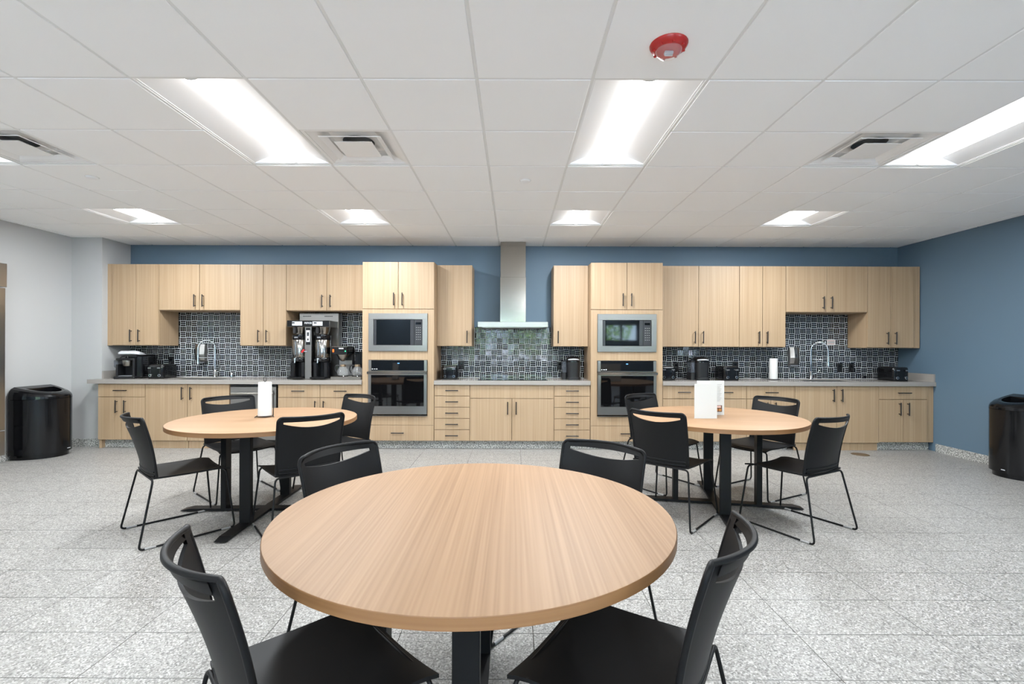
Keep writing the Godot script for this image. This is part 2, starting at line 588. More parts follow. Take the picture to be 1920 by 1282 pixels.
func tree(at: Vector3, sd: int, label: String) -> void:
	var t := thing("tree", label, "tree", at, 0.0, "trees outside the windows")
	var r := RandomNumberGenerator.new()
	r.seed = sd
	var tr := MB.new()
	tr.tube([Vector3.ZERO, Vector3(0.05, 1.2, 0), Vector3(0, 2.6, 0.1)], 0.14, 8, false, 0.07)
	part(t, "trunk", tr, M.bark)
	var lf := MB.new()
	for i in 1400:
		var d := Vector3(r.randfn(), r.randfn(), r.randfn()).normalized() * pow(r.randf(), 0.4)
		var p := Vector3(0, 2.7, 0) + d * Vector3(1.7, 1.9, 1.7)
		lf.t = Transform3D(Basis.from_euler(Vector3(r.randf() * TAU, r.randf() * TAU, r.randf() * TAU)), p)
		var s := r.randf_range(0.08, 0.16)
		lf.poly([Vector3(0, 0, -s), Vector3(s * 0.5, 0, 0), Vector3(0, 0, s), Vector3(-s * 0.5, 0, 0)], Vector3.UP)
	part(t, "foliage", lf, M.leaf).set_meta("kind", "stuff")

func ceiling() -> void:
	var ce := struct("ceiling", "white suspended ceiling of square tiles in a metal grid")
	part(ce, "ceiling_deck", bx(Vector3(1.9, 2.97, -0.85), Vector3(16.4, 0.04, 12.2)), M.tile_white)
	var fixture := {}     # cells taken by fixtures
	for c in [-7, -3, 1, 5]:
		for r in [0, 1, -8, -7, -11, -12, 4]:
			fixture[Vector2i(c, r)] = true
	for c in [[-6, 1], [-2, 1], [4, 1]]:
		fixture[Vector2i(c[0], c[1])] = true
	var full := bx(Vector3(0, 0.009, 0), Vector3(CELL - 0.0165, 0.018, CELL - 0.0165), 0.0025).mesh()
	var rest := MB.new()
	for i in range(-10, 17):
		for j in range(-13, 7):
			if fixture.has(Vector2i(i, j)):
				continue
			var x0 := maxf(GX + i * CELL + 0.008, XL + 0.001)
			var x1 := GX + (i + 1) * CELL - 0.008
			var z1 := minf(GZ - j * CELL - 0.008, REAR - 0.001)
			var z0 := maxf(GZ - (j + 1) * CELL + 0.008, WALL + 0.001)
			var wide := z0 > 1.2
			x1 = minf(x1, (XFAR if wide else XR) - 0.001)
			if not wide and z1 > 1.2 and x0 > XR - 0.3:
				z1 = minf(z1, 1.05) if x0 < XR else z1
			if x1 - x0 < 0.02 or z1 - z0 < 0.02:
				continue
			var cx := (x0 + x1) / 2
			var cz := (z0 + z1) / 2
			var whole := x1 - x0 > 0.592 and z1 - z0 > 0.592
			if cz < -1.3 and absf(cx) < 1.15 * -cz + 0.4:
				part(ce, "ceiling_tile", full if whole else bx(Vector3(0, 0.009, 0), Vector3(x1 - x0, 0.018, z1 - z0), 0.0025).mesh(), M.tile_white, Vector3(cx, CEIL, cz))
			else:
				rest.box(Vector3(cx, CEIL + 0.009, cz), Vector3(x1 - x0, 0.018, z1 - z0))
	part(ce, "outer_ceiling_tiles", rest, M.tile_white).set_meta("kind", "stuff")
	for i in range(-9, 17):
		var x := GX + i * CELL
		var zn := WALL if x < XR else 1.2
		part(ce, "main_tee", bx(Vector3(x, CEIL + 0.009, (zn + REAR) / 2), Vector3(0.0155, 0.01, REAR - zn - 0.01)), M.tee_white)
	for j in range(-12, 7):
		var z := GZ - j * CELL
		var xe := XFAR if z > 1.2 else XR
		var from := XL + 0.005
		for c in [-7, -3, 1, 5, 99]:   # a long light covers the cells on both sides of this line
			if c < 99 and not (fixture.has(Vector2i(c, j)) and fixture.has(Vector2i(c, j - 1))):
				continue
			var to: float = GX + c * CELL if c < 99 else xe - 0.005
			part(ce, "cross_tee", bx(Vector3((from + to) / 2, CEIL + 0.0092, z), Vector3(to - from, 0.01, 0.0155)), M.tee_white)
			from = to + CELL
	var proto := {}
	for L in [1.2, 0.59]:
		proto[L] = troffer_meshes(L)
	var cols := [[-7, "far left"], [-3, "left of centre"], [1, "right of centre"], [5, "far right"]]
	for c in cols:
		var x: float = GX + (c[0] + 0.5) * CELL
		for r in [[0, 1.2, "long recessed ceiling light in the near row, %s"], [4, 0.59, "square recessed ceiling light in the row near the cabinets, %s"], [-8, 1.2, "long recessed ceiling light behind the viewer, %s"], [-12, 1.2, "long recessed ceiling light by the windows, %s"]]:
			var L: float = r[1]
			var z: float = GZ - (r[0] + (1.0 if L > 1.0 else 0.5)) * CELL
			if r[0] == -12:
				z = GZ + 11.0 * CELL
			troffer(Vector3(x, CEIL, z), L, proto[L], r[2] % c[1])
	for c in [[-6, "far left"], [-2, "left of centre"], [4, "right"]]:
		diffuser(Vector3(GX + (c[0] + 0.5) * CELL, CEIL, GZ - 1.5 * CELL), "white square stepped air vent in the ceiling, " + c[1])
	# sprinkler caps and alarm
	for q in [[Vector3(0.1, CEIL, -4.07), "small white sprinkler cover plate in the middle of the ceiling"], [Vector3(-3.53, CEIL, -4.02), "small white sprinkler cover plate on the left of the ceiling"]]:
		var s := thing("sprinkler_cover", q[1], "sprinkler", q[0])
		var b := MB.new()
		b.lathe([Vector2(0.0, -0.012), Vector2(0.034, -0.012), Vector2(0.04, -0.009), Vector2(0.042, -0.004), Vector2(0.042, 0.0)], 28)
		part(s, "cover_plate", b, M.enamel)
		b = MB.new()
		b.lathe([Vector2(0.043, -0.001), Vector2(0.047, -0.003), Vector2(0.05, 0.0)], 28)
		part(s, "ring", b, M.tee_white)
	var al := thing("fire_alarm_strobe", "round red fire alarm strobe with clear lens on the ceiling", "fire alarm", Vector3(0.72, CEIL, -2.235))
	var b := MB.new()
	b.lathe([Vector2(0.0, -0.03), Vector2(0.05, -0.03), Vector2(0.062, -0.028), Vector2(0.078, -0.018), Vector2(0.086, -0.006), Vector2(0.087, 0.0)], 40)
	part(al, "housing", b, M.red_plastic)
	b = MB.new()
	b.lathe([Vector2(0.0, -0.062), Vector2(0.02, -0.06), Vector2(0.04, -0.053), Vector2(0.055, -0.04), Vector2(0.06, -0.0285)], 32)
	part(al, "lens", b, M.clear_dome)
	b = MB.new()
	b.cbox(Vector3(0, -0.038, 0), Vector3(0.04, 0.014, 0.022), 0.003)
	b.tube([Vector3(-0.018, -0.048, 0), Vector3(0.018, -0.048, 0)], 0.004)
	part(al, "strobe_reflector", b, M.silver_plastic)
	b = MB.new()
	for k in 8:
		var a := TAU * k / 8
		b.t = Transform3D(Basis(Vector3.UP, -a), Vector3(cos(a), 0, sin(a)) * 0.069 + Vector3(0, -0.026, 0))
		b.cbox(Vector3.ZERO, Vector3(0.012, 0.006, 0.01), 0.001)
	part(al, "sounder_louvre", b, M.red_plastic)

func troffer_meshes(L: float) -> Dictionary:
	var w := 0.594
	var d := {}
	var f := MB.new()
	for s in [-1.0, 1.0]:
		f.box(Vector3(s * (w / 2 - 0.006), 0.015, 0), Vector3(0.012, 0.012, L))
		f.box(Vector3(0, 0.015, s * (L / 2 - 0.006)), Vector3(w - 0.024, 0.012, 0.012))
	d.frame = f.mesh()
	var rf := MB.new()
	var hz := L / 2 - 0.012
	for s in [-1.0, 1.0]:
		var nn := 10
		var pts := []
		for k in nn + 1:
			var q := float(k) / nn
			pts.append(Vector2(s * lerpf(0.285, 0.074, q), 0.012 + 0.062 * sin(q * PI / 2)))
		for k in nn:
			var a: Vector2 = pts[k]
			var c: Vector2 = pts[k + 1]
			var na := Vector3(s * cos(PI / 2 * k / nn) * 0.25, -1, 0).normalized()
			var nb := Vector3(s * cos(PI / 2 * (k + 1) / nn) * 0.25, -1, 0).normalized()
			na.x = -na.x; nb.x = -nb.x
			var i := rf.v.size()
			rf.vert(Vector3(a.x, a.y, -hz), na); rf.vert(Vector3(a.x, a.y, hz), na)
			rf.vert(Vector3(c.x, c.y, hz), nb); rf.vert(Vector3(c.x, c.y, -hz), nb)
			if s < 0:
				rf.tri(i, i + 2, i + 1); rf.tri(i, i + 3, i + 2)
			else:
				rf.tri(i, i + 1, i + 2); rf.tri(i, i + 2, i + 3)
	rf.box(Vector3(0, 0.085, 0), Vector3(w, 0.012, L))
	d.reflector = rf.mesh()
	var e := MB.new()
	e.box(Vector3(0, 0.045, 0), Vector3(w - 0.024, 0.066, 0.004))
	d.end = e.mesh()
	var ln := MB.new()
	var hl := L / 2 - 0.022
	var r := 0.074
	var first := 0
	var seg := 16
	for k in seg + 1:
		var a := PI * k / seg
		var nn := Vector3(cos(a), -sin(a), 0)
		var p := Vector3(cos(a) * r, 0.066 - sin(a) * 0.058, 0)
		ln.vert(p + Vector3(0, 0, -hl), nn); ln.vert(p + Vector3(0, 0, hl), nn)
	for k in seg:
		var a := 2 * k
		ln.tri(a, a + 1, a + 2); ln.tri(a + 1, a + 3, a + 2)
	d.lens = ln.mesh()
	var cp := MB.new()
	var pts2 := PackedVector2Array()
	for k in seg + 1:
		var a := PI * k / seg
		pts2.append(Vector2(cos(a) * (r + 0.002), sin(a) * 0.06))
	cp.t = Transform3D(Basis(Vector3.RIGHT, Vector3(0, 0, 1), Vector3(0, -1, 0)), Vector3(0, 0.066, 0))
	cp.extrude(pts2, -0.002, 0.002)
	d.cap = cp.mesh()
	return d

func troffer(at: Vector3, L: float, d: Dictionary, label: String) -> void:
	var t := thing("ceiling_light", label, "ceiling light", at, 0.0, "recessed ceiling lights")
	part(t, "frame", d.frame, M.enamel)
	part(t, "reflector", d.reflector, M.enamel)
	for s in [-1.0, 1.0]:
		part(t, "end_plate", d.end, M.enamel, Vector3(0, 0, s * (L / 2 - 0.014)))
		part(t, "lens_cap", d.cap, M.tee_white, Vector3(0, 0, s * (L / 2 - 0.019)))
	part(t, "lamp_lens", d.lens, M.lamp_lens)
	var l := AreaLight3D.new()
	l.name = "lamp"
	l.area_size = Vector2(0.09, L - 0.06)
	l.light_energy = 4.5 if L > 1.0 else 3.5
	l.light_color = Color(0.955, 0.98, 1.0)
	l.rotation.x = -PI / 2
	l.position = Vector3(0, 0.004, 0)
	l.area_range = 20.0
	l.area_attenuation = 2.0
	l.shadow_enabled = true
	t.add_child(l)

func diffuser(at: Vector3, label: String) -> void:
	var t := thing("air_vent", label, "air vent", at, 0.0, "stepped ceiling air vents")
	var w := 0.594
	var f := MB.new()
	for s in [-1.0, 1.0]:
		f.box(Vector3(s * (w / 2 - 0.012), 0.012, 0), Vector3(0.024, 0.008, w))
		f.box(Vector3(0, 0.012, s * (w / 2 - 0.012)), Vector3(w - 0.048, 0.008, 0.024))
	part(t, "frame", f, M.diffuser_white)
	# back pan that slopes up to the round neck
	var pan := MB.new()
	frustum(pan, 0.273, 0.012, 0.16, 0.055)
	pan.lathe([Vector2(0.23, 0.0552), Vector2(0.11, 0.055)], 40)
	part(t, "back_pan", pan, M.diffuser_white)
	var dk := MB.new()
	dk.lathe([Vector2(0.0, 0.095), Vector2(0.11, 0.095), Vector2(0.11, 0.055)], 32)
	part(t, "duct_neck", dk, M.duct)
	var c1 := MB.new()
	frustum(c1, 0.205, 0.002, 0.168, 0.024)
	frustum(c1, 0.205, 0.002, 0.211, 0.006)
	part(t, "cone_ring", c1, M.diffuser_white)
	var c2 := MB.new()
	frustum(c2, 0.13, 0.0, 0.1, 0.018)
	c2.box(Vector3(0, 0.0015, 0), Vector3(0.26, 0.003, 0.26))
	part(t, "centre_cone", c2, M.diffuser_white)
	var w2 := MB.new()
	for s in [-1.0, 1.0]:
		w2.tube([Vector3(s * 0.15, 0.05, -0.13), Vector3(s * 0.08, 0.01, -0.08)], 0.0025, 6)
	part(t, "hanger_wire", w2, M.diffuser_white)

func frustum(b: MB, h0: float, y0: float, h1: float, y1: float) -> void:
	for k in 4:
		var q := Basis(Vector3.UP, PI / 2 * k)
		b.poly([q * Vector3(-h0, y0, h0), q * Vector3(h0, y0, h0), q * Vector3(h1, y1, h1), q * Vector3(-h1, y1, h1)], q * Vector3(0, -0.5, -1))

# ------------------------------------------------------------------ cabinets
func pull(parent: Node, at: Vector3, horizontal := false) -> void:
	var b := MB.new()
	var d := Vector3.RIGHT if horizontal else Vector3.UP
	b.tube([-d * 0.0815 + Vector3(0, 0, 0.034), d * 0.0815 + Vector3(0, 0, 0.034)], 0.007, 8)
	for s in [-1.0, 1.0]:
		b.tube([d * s * 0.064, d * s * 0.064 + Vector3(0, 0, 0.034)], 0.005, 8)
	part(parent, "handle", b, M.handle_black, at)

# a front (door or drawer) between x0..x1, y0..y1 whose face stands at z
func front(t: Node, called: String, x0: float, x1: float, y0: float, y1: float, z: float, hx := 99.0, hy := 99.0, horizontal := false) -> void:
	var g := 0.0028
	var s := Vector3(x1 - x0 - 2 * g, y1 - y0 - 2 * g, 0.019)
	var o := part(t, called, bx(Vector3(0, 0, -0.0095), s, 0.0012), M.oak_laminate, Vector3((x0 + x1) / 2, (y0 + y1) / 2, z) - t.position)
	if hx < 90.0:
		pull(o, Vector3(hx - (x0 + x1) / 2, hy - (y0 + y1) / 2, 0), horizontal)

func carcass(t: Node, x0: float, x1: float, y0: float, y1: float, zf: float) -> void:
	var b := MB.new()
	var zb := WALL + 0.016
	var zc := (zf + zb) / 2
	var th := 0.018
	for x in [x0 + th / 2 + 0.0005, x1 - th / 2 - 0.0005]:
		b.box(Vector3(x, (y0 + y1) / 2, zc) - t.position, Vector3(th, y1 - y0, zf - zb))
	for y in [y0 + th / 2, y1 - th / 2]:
		b.box(Vector3((x0 + x1) / 2, y, zc) - t.position, Vector3(x1 - x0 - 2 * th - 0.001, th, zf - zb))
	b.box(Vector3((x0 + x1) / 2, (y0 + y1) / 2, zb + 0.006) - t.position, Vector3(x1 - x0 - 2 * th - 0.001, y1 - y0 - 2 * th, 0.012))
	part(t, "carcass", b, M.oak_laminate)

func doors2(t: Node, x0: float, x1: float, y0: float, y1: float, z: float, top: bool) -> void:
	var xm := (x0 + x1) / 2
	var hy := y1 - 0.12 if top else y0 + 0.125
	front(t, "door", x0, xm, y0, y1, z, xm - 0.054, hy)
	front(t, "door", xm, x1, y0, y1, z, xm + 0.054, hy)

const ZU := -6.35     # faces of the wall cabinets
const ZB := -6.15     # faces of the base cabinets
const ZT := -6.14     # faces of the oven towers
const TOP := 2.397

func upper(x0: float, x1: float, y0: float, label: String, kind := "two", filler := 0.0) -> void:
	var a := minf(x0, x0 + filler)
	var c := maxf(x1, x1 + filler)
	var t := thing("wall_cabinet", label, "cabinet", Vector3((x0 + x1) / 2, y0, WALL), 0.0, "oak wall cabinets")
	carcass(t, x0, x1, y0, TOP, ZU - 0.0195)
	if kind == "two":
		doors2(t, x0, x1, y0 + 0.004, TOP, ZU, false)
	elif kind == "left":
		front(t, "door", x0, x1, y0 + 0.004, TOP, ZU, x0 + 0.062, y0 + 0.125)
	else:
		front(t, "door", x0, x1, y0 + 0.004, TOP, ZU, x1 - 0.062, y0 + 0.125)
	if filler != 0.0:
		var f0 := a if filler < 0 else x1
		var f1 := x0 if filler < 0 else c
		part(t, "filler_strip", bx(Vector3((f0 + f1) / 2, (y0 + TOP) / 2, ZU - 0.021) - t.position, Vector3(f1 - f0 - 0.002, TOP - y0, 0.019)), M.oak_laminate)

const BT := 0.83
const BB := 0.11

func base(x0: float, x1: float, label: String, kind: String) -> void:
	var t := thing("base_cabinet", label, "cabinet", Vector3((x0 + x1) / 2, 0, WALL), 0.0, "oak base cabinets")
	var low := BB
	carcass(t, x0, x1, BB - 0.002, 0.62 if kind == "sink" else BT, ZB - 0.0195)
	var xm := (x0 + x1) / 2
	var yd := 0.659
	match kind:
		"drawer_doors":
			front(t, "drawer", x0, x1, yd, BT, ZB, xm, (yd + BT) / 2, true)
			doors2(t, x0, x1, BB, yd, ZB, true)
		"two_drawers_doors":
			front(t, "drawer", x0, xm, yd, BT, ZB, (x0 + xm) / 2, (yd + BT) / 2, true)
			front(t, "drawer", xm, x1, yd, BT, ZB, (x1 + xm) / 2, (yd + BT) / 2, true)
			doors2(t, x0, x1, BB, yd, ZB, true)
		"sink":
			var rail := MB.new()
			rail.box(Vector3(0, 0.725, ZB - 0.0195 - WALL - 0.01), Vector3(x1 - x0 - 0.001, 0.21, 0.02))
			for s in [-1.0, 1.0]:
				rail.box(Vector3(s * ((x1 - x0) / 2 - 0.01), 0.725, (ZB - WALL) / 2), Vector3(0.019, 0.21, 0.55))
			part(t, "upper_frame", rail, M.oak_laminate)
			doors2(t, x0, x1, BB - 0.01, BT, ZB, true)
			for s in [-1.0, 1.0]:
				part(t, "toe_panel", bx(Vector3(s * (x1 - x0) / 4, 0.0495, ZB - 0.035 - WALL), Vector3((x1 - x0) / 2 - 0.006, 0.097, 0.019)), M.oak_laminate)
		"five_drawers":
			for k in 5:
				var a := lerpf(BB, BT, k / 5.0)
				var c := lerpf(BB, BT, (k + 1) / 5.0)
				front(t, "drawer", x0, x1, a, c, ZB, xm, (a + c) / 2, true)
		"panel_doors":
			front(t, "false_front", x0, x1, 0.655, BT, ZB)
			doors2(t, x0, x1, BB, 0.655, ZB, true)

func cabinets() -> void:
	upper(-5.299, -4.689, 1.318, "tall oak wall cabinet at the far left end beside the white pier", "two", -0.077)
	upper(-4.689, -3.612, 1.784, "short oak wall cabinet over the left sink")
	upper(-3.612, -3.002, 1.318, "tall oak wall cabinet between the left sink and the twin coffee urns")
	upper(-3.002, -1.93, 1.784, "short oak wall cabinet over the twin coffee urns")
	upper(-1.01, -0.545, 1.322, "single door oak wall cabinet left of the range hood", "right")
	upper(0.533, 0.992, 1.322, "single door oak wall cabinet right of the range hood", "left")
	upper(1.915, 2.992, 1.322, "wide oak wall cabinet right of the right oven tower")
	upper(2.992, 3.607, 1.322, "tall oak wall cabinet just left of the right sink")
	upper(3.607, 4.689, 1.784, "short oak wall cabinet over the right sink")
	upper(4.689, 5.303, 1.318, "tall oak wall cabinet at the far right end against the blue wall", "two", 0.085)
	base(-5.318, -4.712, "oak base cabinet at the far left end with one drawer", "drawer_doors")
	base(-4.712, -3.632, "oak sink base cabinet under the left sink", "sink")
	base(-3.012, -1.932, "oak base cabinet under the twin coffee urns with two drawers", "two_drawers_doors")
	base(-1.009, -0.551, "oak five drawer base cabinet left of the cooktop", "five_drawers")
	base(-0.551, 0.527, "oak base cabinet under the cooktop with plain top panel", "panel_doors")
	base(0.527, 0.991, "oak five drawer base cabinet right of the cooktop", "five_drawers")
	base(1.917, 2.995, "oak base cabinet right of the right oven tower with two drawers", "two_drawers_doors")
	base(2.995, 3.612, "oak base cabinet left of the right sink with one drawer", "drawer_doors")
	base(3.612, 4.690, "oak sink base cabinet under the right sink", "sink")
	base(4.690, 5.313, "oak base cabinet at the far right end with one drawer", "drawer_doors")
	var last: Node3D = get_node("base_cabinet_009")
	part(last, "filler_strip", bx(Vector3(5.355, 0.47, ZB - 0.021) - last.position, Vector3(0.083, 0.72, 0.019)), M.oak_laminate)
	var first: Node3D = get_node("base_cabinet")
	part(first, "end_leg", bx(Vector3(-5.3, 0.054, ZB - 0.05) - first.position, Vector3(0.03, 0.108, 0.06)), M.oak_laminate)
	for q in [[-1.93, -1.01, "left"], [0.993, 1.915, "right"]]:
		tower(q[0], q[1], q[2])

func tower(x0: float, x1: float, side: String) -> void:
	var xm := (x0 + x1) / 2
	var w := x1 - x0
	var t := thing("oven_tower_cabinet", "tall oak cabinet tower holding the %s microwave and oven" % side, "cabinet", Vector3(xm, 0, WALL), 0.0, "oak oven towers")
	var dz := ZT - 0.0195 - WALL
	var c := MB.new()
	for s in [-1.0, 1.0]:
		c.box(Vector3(s * (w / 2 - 0.01), (BB + TOP) / 2, dz / 2 + 0.005), Vector3(0.019, TOP - BB, dz - 0.01))
	for y in [BB + 0.01, 0.345, 1.2, 1.79, TOP - 0.01]:
		c.box(Vector3(0, y, dz / 2 + 0.005), Vector3(w - 0.04, 0.019, dz - 0.01))
	c.box(Vector3(0, (BB + TOP) / 2, 0.015), Vector3(w - 0.04, TOP - BB - 0.04, 0.01))
	part(t, "carcass", c, M.oak_laminate)
	doors2(t, x0, x1, 1.797, TOP + 0.003, ZT, false)
	var f := MB.new()
	var z := ZT - 0.0095 - WALL
	for s in [-1.0, 1.0]:
		f.box(Vector3(s * (w / 2 - 0.0425), 1.0535, z), Vector3(0.081, 1.48, 0.019))
	for y in [[0.3135, 0.432], [1.147, 1.258], [1.74, 1.7935]]:
		f.box(Vector3(0, (y[0] + y[1]) / 2, z), Vector3(w - 0.1665, y[1] - y[0], 0.019))
	part(t, "face_panel", f, M.oak_laminate)
	front(t, "drawer", x0, x1, BB, 0.3115, ZT, xm, 0.215, true)
	microwave(xm, side)
	oven(xm, side)

func microwave(xm: float, side: String) -> void:
	var y0 := 1.257
	var y1 := 1.741
	var t := thing("microwave", "built-in stainless trimmed microwave in the %s oven tower" % side, "microwave", Vector3(xm, y0, ZT), 0.0, "built-in microwaves")
	var w := 0.752
	var h := y1 - y0
	var b := MB.new()
	b.box(Vector3(0, h / 2, -0.2), Vector3(0.70, h - 0.04, 0.36))
	part(t, "body", b, M.black_plastic)
	var f := MB.new()
	var ix := 0.064
	var iy := 0.077
	f.cbox(Vector3(0, h - iy / 2, 0.009), Vector3(w, iy, 0.018), 0.002)
	f.cbox(Vector3(0, iy / 2, 0.009), Vector3(w, iy, 0.018), 0.002)
	for s in [-1.0, 1.0]:
		f.cbox(Vector3(s * (w / 2 - ix / 2), h / 2, 0.0088), Vector3(ix, h - 2 * iy + 0.002, 0.0176), 0.001)
	part(t, "trim_frame", f, M.stainless)
	var dw := w - 2 * ix
	var dh := h - 2 * iy
	var d := part(t, "door", bx(Vector3(-0.052, h / 2, 0.0), Vector3(dw - 0.108, dh - 0.004, 0.02), 0.002), M.panel_grey)
	part(d, "window", bx(Vector3(-0.06, h / 2 - 0.002, 0.0105), Vector3(dw - 0.19, dh - 0.012, 0.002)), M.black_glass)
	var p := part(t, "control_panel", bx(Vector3(dw / 2 - 0.052, h / 2, 0.0), Vector3(0.1, dh - 0.004, 0.02), 0.002), M.panel_grey)
	part(p, "display", bx(Vector3(dw / 2 - 0.052, h / 2 + dh / 2 - 0.05, 0.0105), Vector3(0.07, 0.028, 0.002)), M.black_glass)
	var k := MB.new()
	for r in 6:
		for q in 3:
			k.box(Vector3(dw / 2 - 0.076 + q * 0.024, h / 2 + dh / 2 - 0.105 - r * 0.03, 0.0105), Vector3(0.012, 0.006, 0.001))
	part(p, "keys", k, M.sleeve_grey)

func oven(xm: float, side: String) -> void:
	var y0 := 0.431
	var t := thing("built_in_oven", "built-in stainless wall oven in the %s oven tower" % side, "oven", Vector3(xm, y0, ZT), 0.0, "built-in wall ovens")
	var w := 0.748
	var h := 0.717
	part(t, "body", bx(Vector3(0, h / 2, -0.28), Vector3(0.70, h - 0.04, 0.5)), M.black_plastic)
	var c := part(t, "control_panel", bx(Vector3(0, h - 0.075, 0.01), Vector3(w, 0.14, 0.02), 0.002), M.stainless)
	part(c, "glass_fascia", bx(Vector3(0, h - 0.072, 0.0215), Vector3(w - 0.076, 0.13, 0.003)), M.black_glass)
	part(c, "lit_display", bx(Vector3(0.0 if side == "right" else 0.01, h - 0.045, 0.0233), Vector3(0.026, 0.012, 0.001)), M.display_lit)
	var lg := MB.new()
	lg.box(Vector3(-w / 2 + 0.052, h - 0.118, 0.0233), Vector3(0.01, 0.012, 0.001))
	lg.box(Vector3(-w / 2 + 0.08, h - 0.118, 0.0233), Vector3(0.024, 0.006, 0.001))
	lg.box(Vector3(-w / 2 + 0.108, h - 0.118, 0.0233), Vector3(0.012, 0.012, 0.001))
	part(c, "printed_marks", lg, M.white_print)
	var d := part(t, "door", bx(Vector3(0, 0.292, 0.016), Vector3(w, 0.54, 0.032), 0.003), M.stainless)
	part(d, "door_glass", bx(Vector3(0, 0.325, 0.0335), Vector3(w - 0.076, 0.395, 0.003)), M.black_glass)
	var hd := MB.new()
	hd.cbox(Vector3(0, 0.553, 0.075), Vector3(w + 0.006, 0.036, 0.018), 0.006)
	for s in [-1.0, 1.0]:
		hd.cbox(Vector3(s * (w / 2 - 0.03), 0.553, 0.05), Vector3(0.022, 0.024, 0.05), 0.003)
	part(d, "handle", hd, M.polished_steel)
	part(t, "bottom_trim", bx(Vector3(0, 0.003, 0.012), Vector3(w, 0.006, 0.024)), M.stainless)

# ------------------------------------------------------------------ backsplash
func backsplash() -> void:
	var bl := 0.0782
	var y0 := 0.884
	var meshes := []
	for o in 2:
		var b := MB.new()
		for k in 3:
			var off := (k - 1) * bl / 3.0
			var s := Vector3(bl - 0.0065, bl / 3.0 - 0.0065, 0.006)
			if o == 1:
				s = Vector3(s.y, s.x, s.z)
			b.cbox(Vector3(off if o == 1 else 0.0, 0.0 if o == 1 else off, 0.003), s, 0.0015)
		meshes.append(b.mesh())
	var cols := [M.tile_black, M.tile_navy, M.tile_ink]
	# sections: name, grid origin, first x, last x, stretches of the tiled area as x0, x1, top
	var left := [[-5.372, -4.689, 1.318], [-4.689, -3.612, 1.784], [-3.612, -3.002, 1.318], [-3.002, -1.93, 1.784]]
	var mid := [[-1.01, -0.545, 1.322], [-0.545, 0.533, 1.584], [0.533, 0.992, 1.322]]
	var right := [[1.915, 3.607, 1.322], [3.607, 4.689, 1.784], [4.689, 5.40, 1.318]]
	var sections := [["left_sink", -5.372, -5.372, -3.608, left, "behind the left sink"], ["brewers", -5.372, -3.608, -1.93, left, "behind the coffee brewers"], ["cooktop", -1.01, -1.01, 0.992, mid, "behind the cooktop"],
		["pod_brewer", 1.915, 1.915, 3.60, right, "behind the right toasters"], ["right_sink", 1.915, 3.60, 5.40, right, "behind the right sink"]]
	for sc in sections:
		var st := struct("wall_backsplash_" + sc[0], "basket weave mosaic of black and navy glass tiles " + sc[5])
		var g := MB.new()
		for a in sc[4]:
			var g0 := maxf(a[0], sc[2])
			var g1 := minf(a[1], sc[3])
			if g1 > g0 + 0.01:
				g.box(Vector3((g0 + g1) / 2, (y0 + a[2]) / 2, WALL + 0.004), Vector3(g1 - g0, a[2] - y0, 0.008))
		part(st, "grout_bed", g, M.grout)
		var cells := int(ceil((sc[3] - sc[1]) / bl)) + 1
		for i in cells:
			var cx: float = sc[1] + (i + 0.5) * bl
			if cx < sc[2] or cx > sc[3]:
				continue
			var top := 0.0
			for a in sc[4]:
				if cx + bl * 0.42 > a[0] and cx - bl * 0.42 < a[1]:
					top = maxf(top, a[2])
			for j in int(ceil((top - y0) / bl - 0.15)):
				var o := (i + j) % 2
				var p := part(st, "tile_block", meshes[o], cols[rng.randi() % 3], Vector3(cx, y0 + (j + 0.5) * bl + 0.003, WALL + 0.0068))
				p.rotation = Vector3(rng.randfn() * 0.006, rng.randfn() * 0.006, 0)

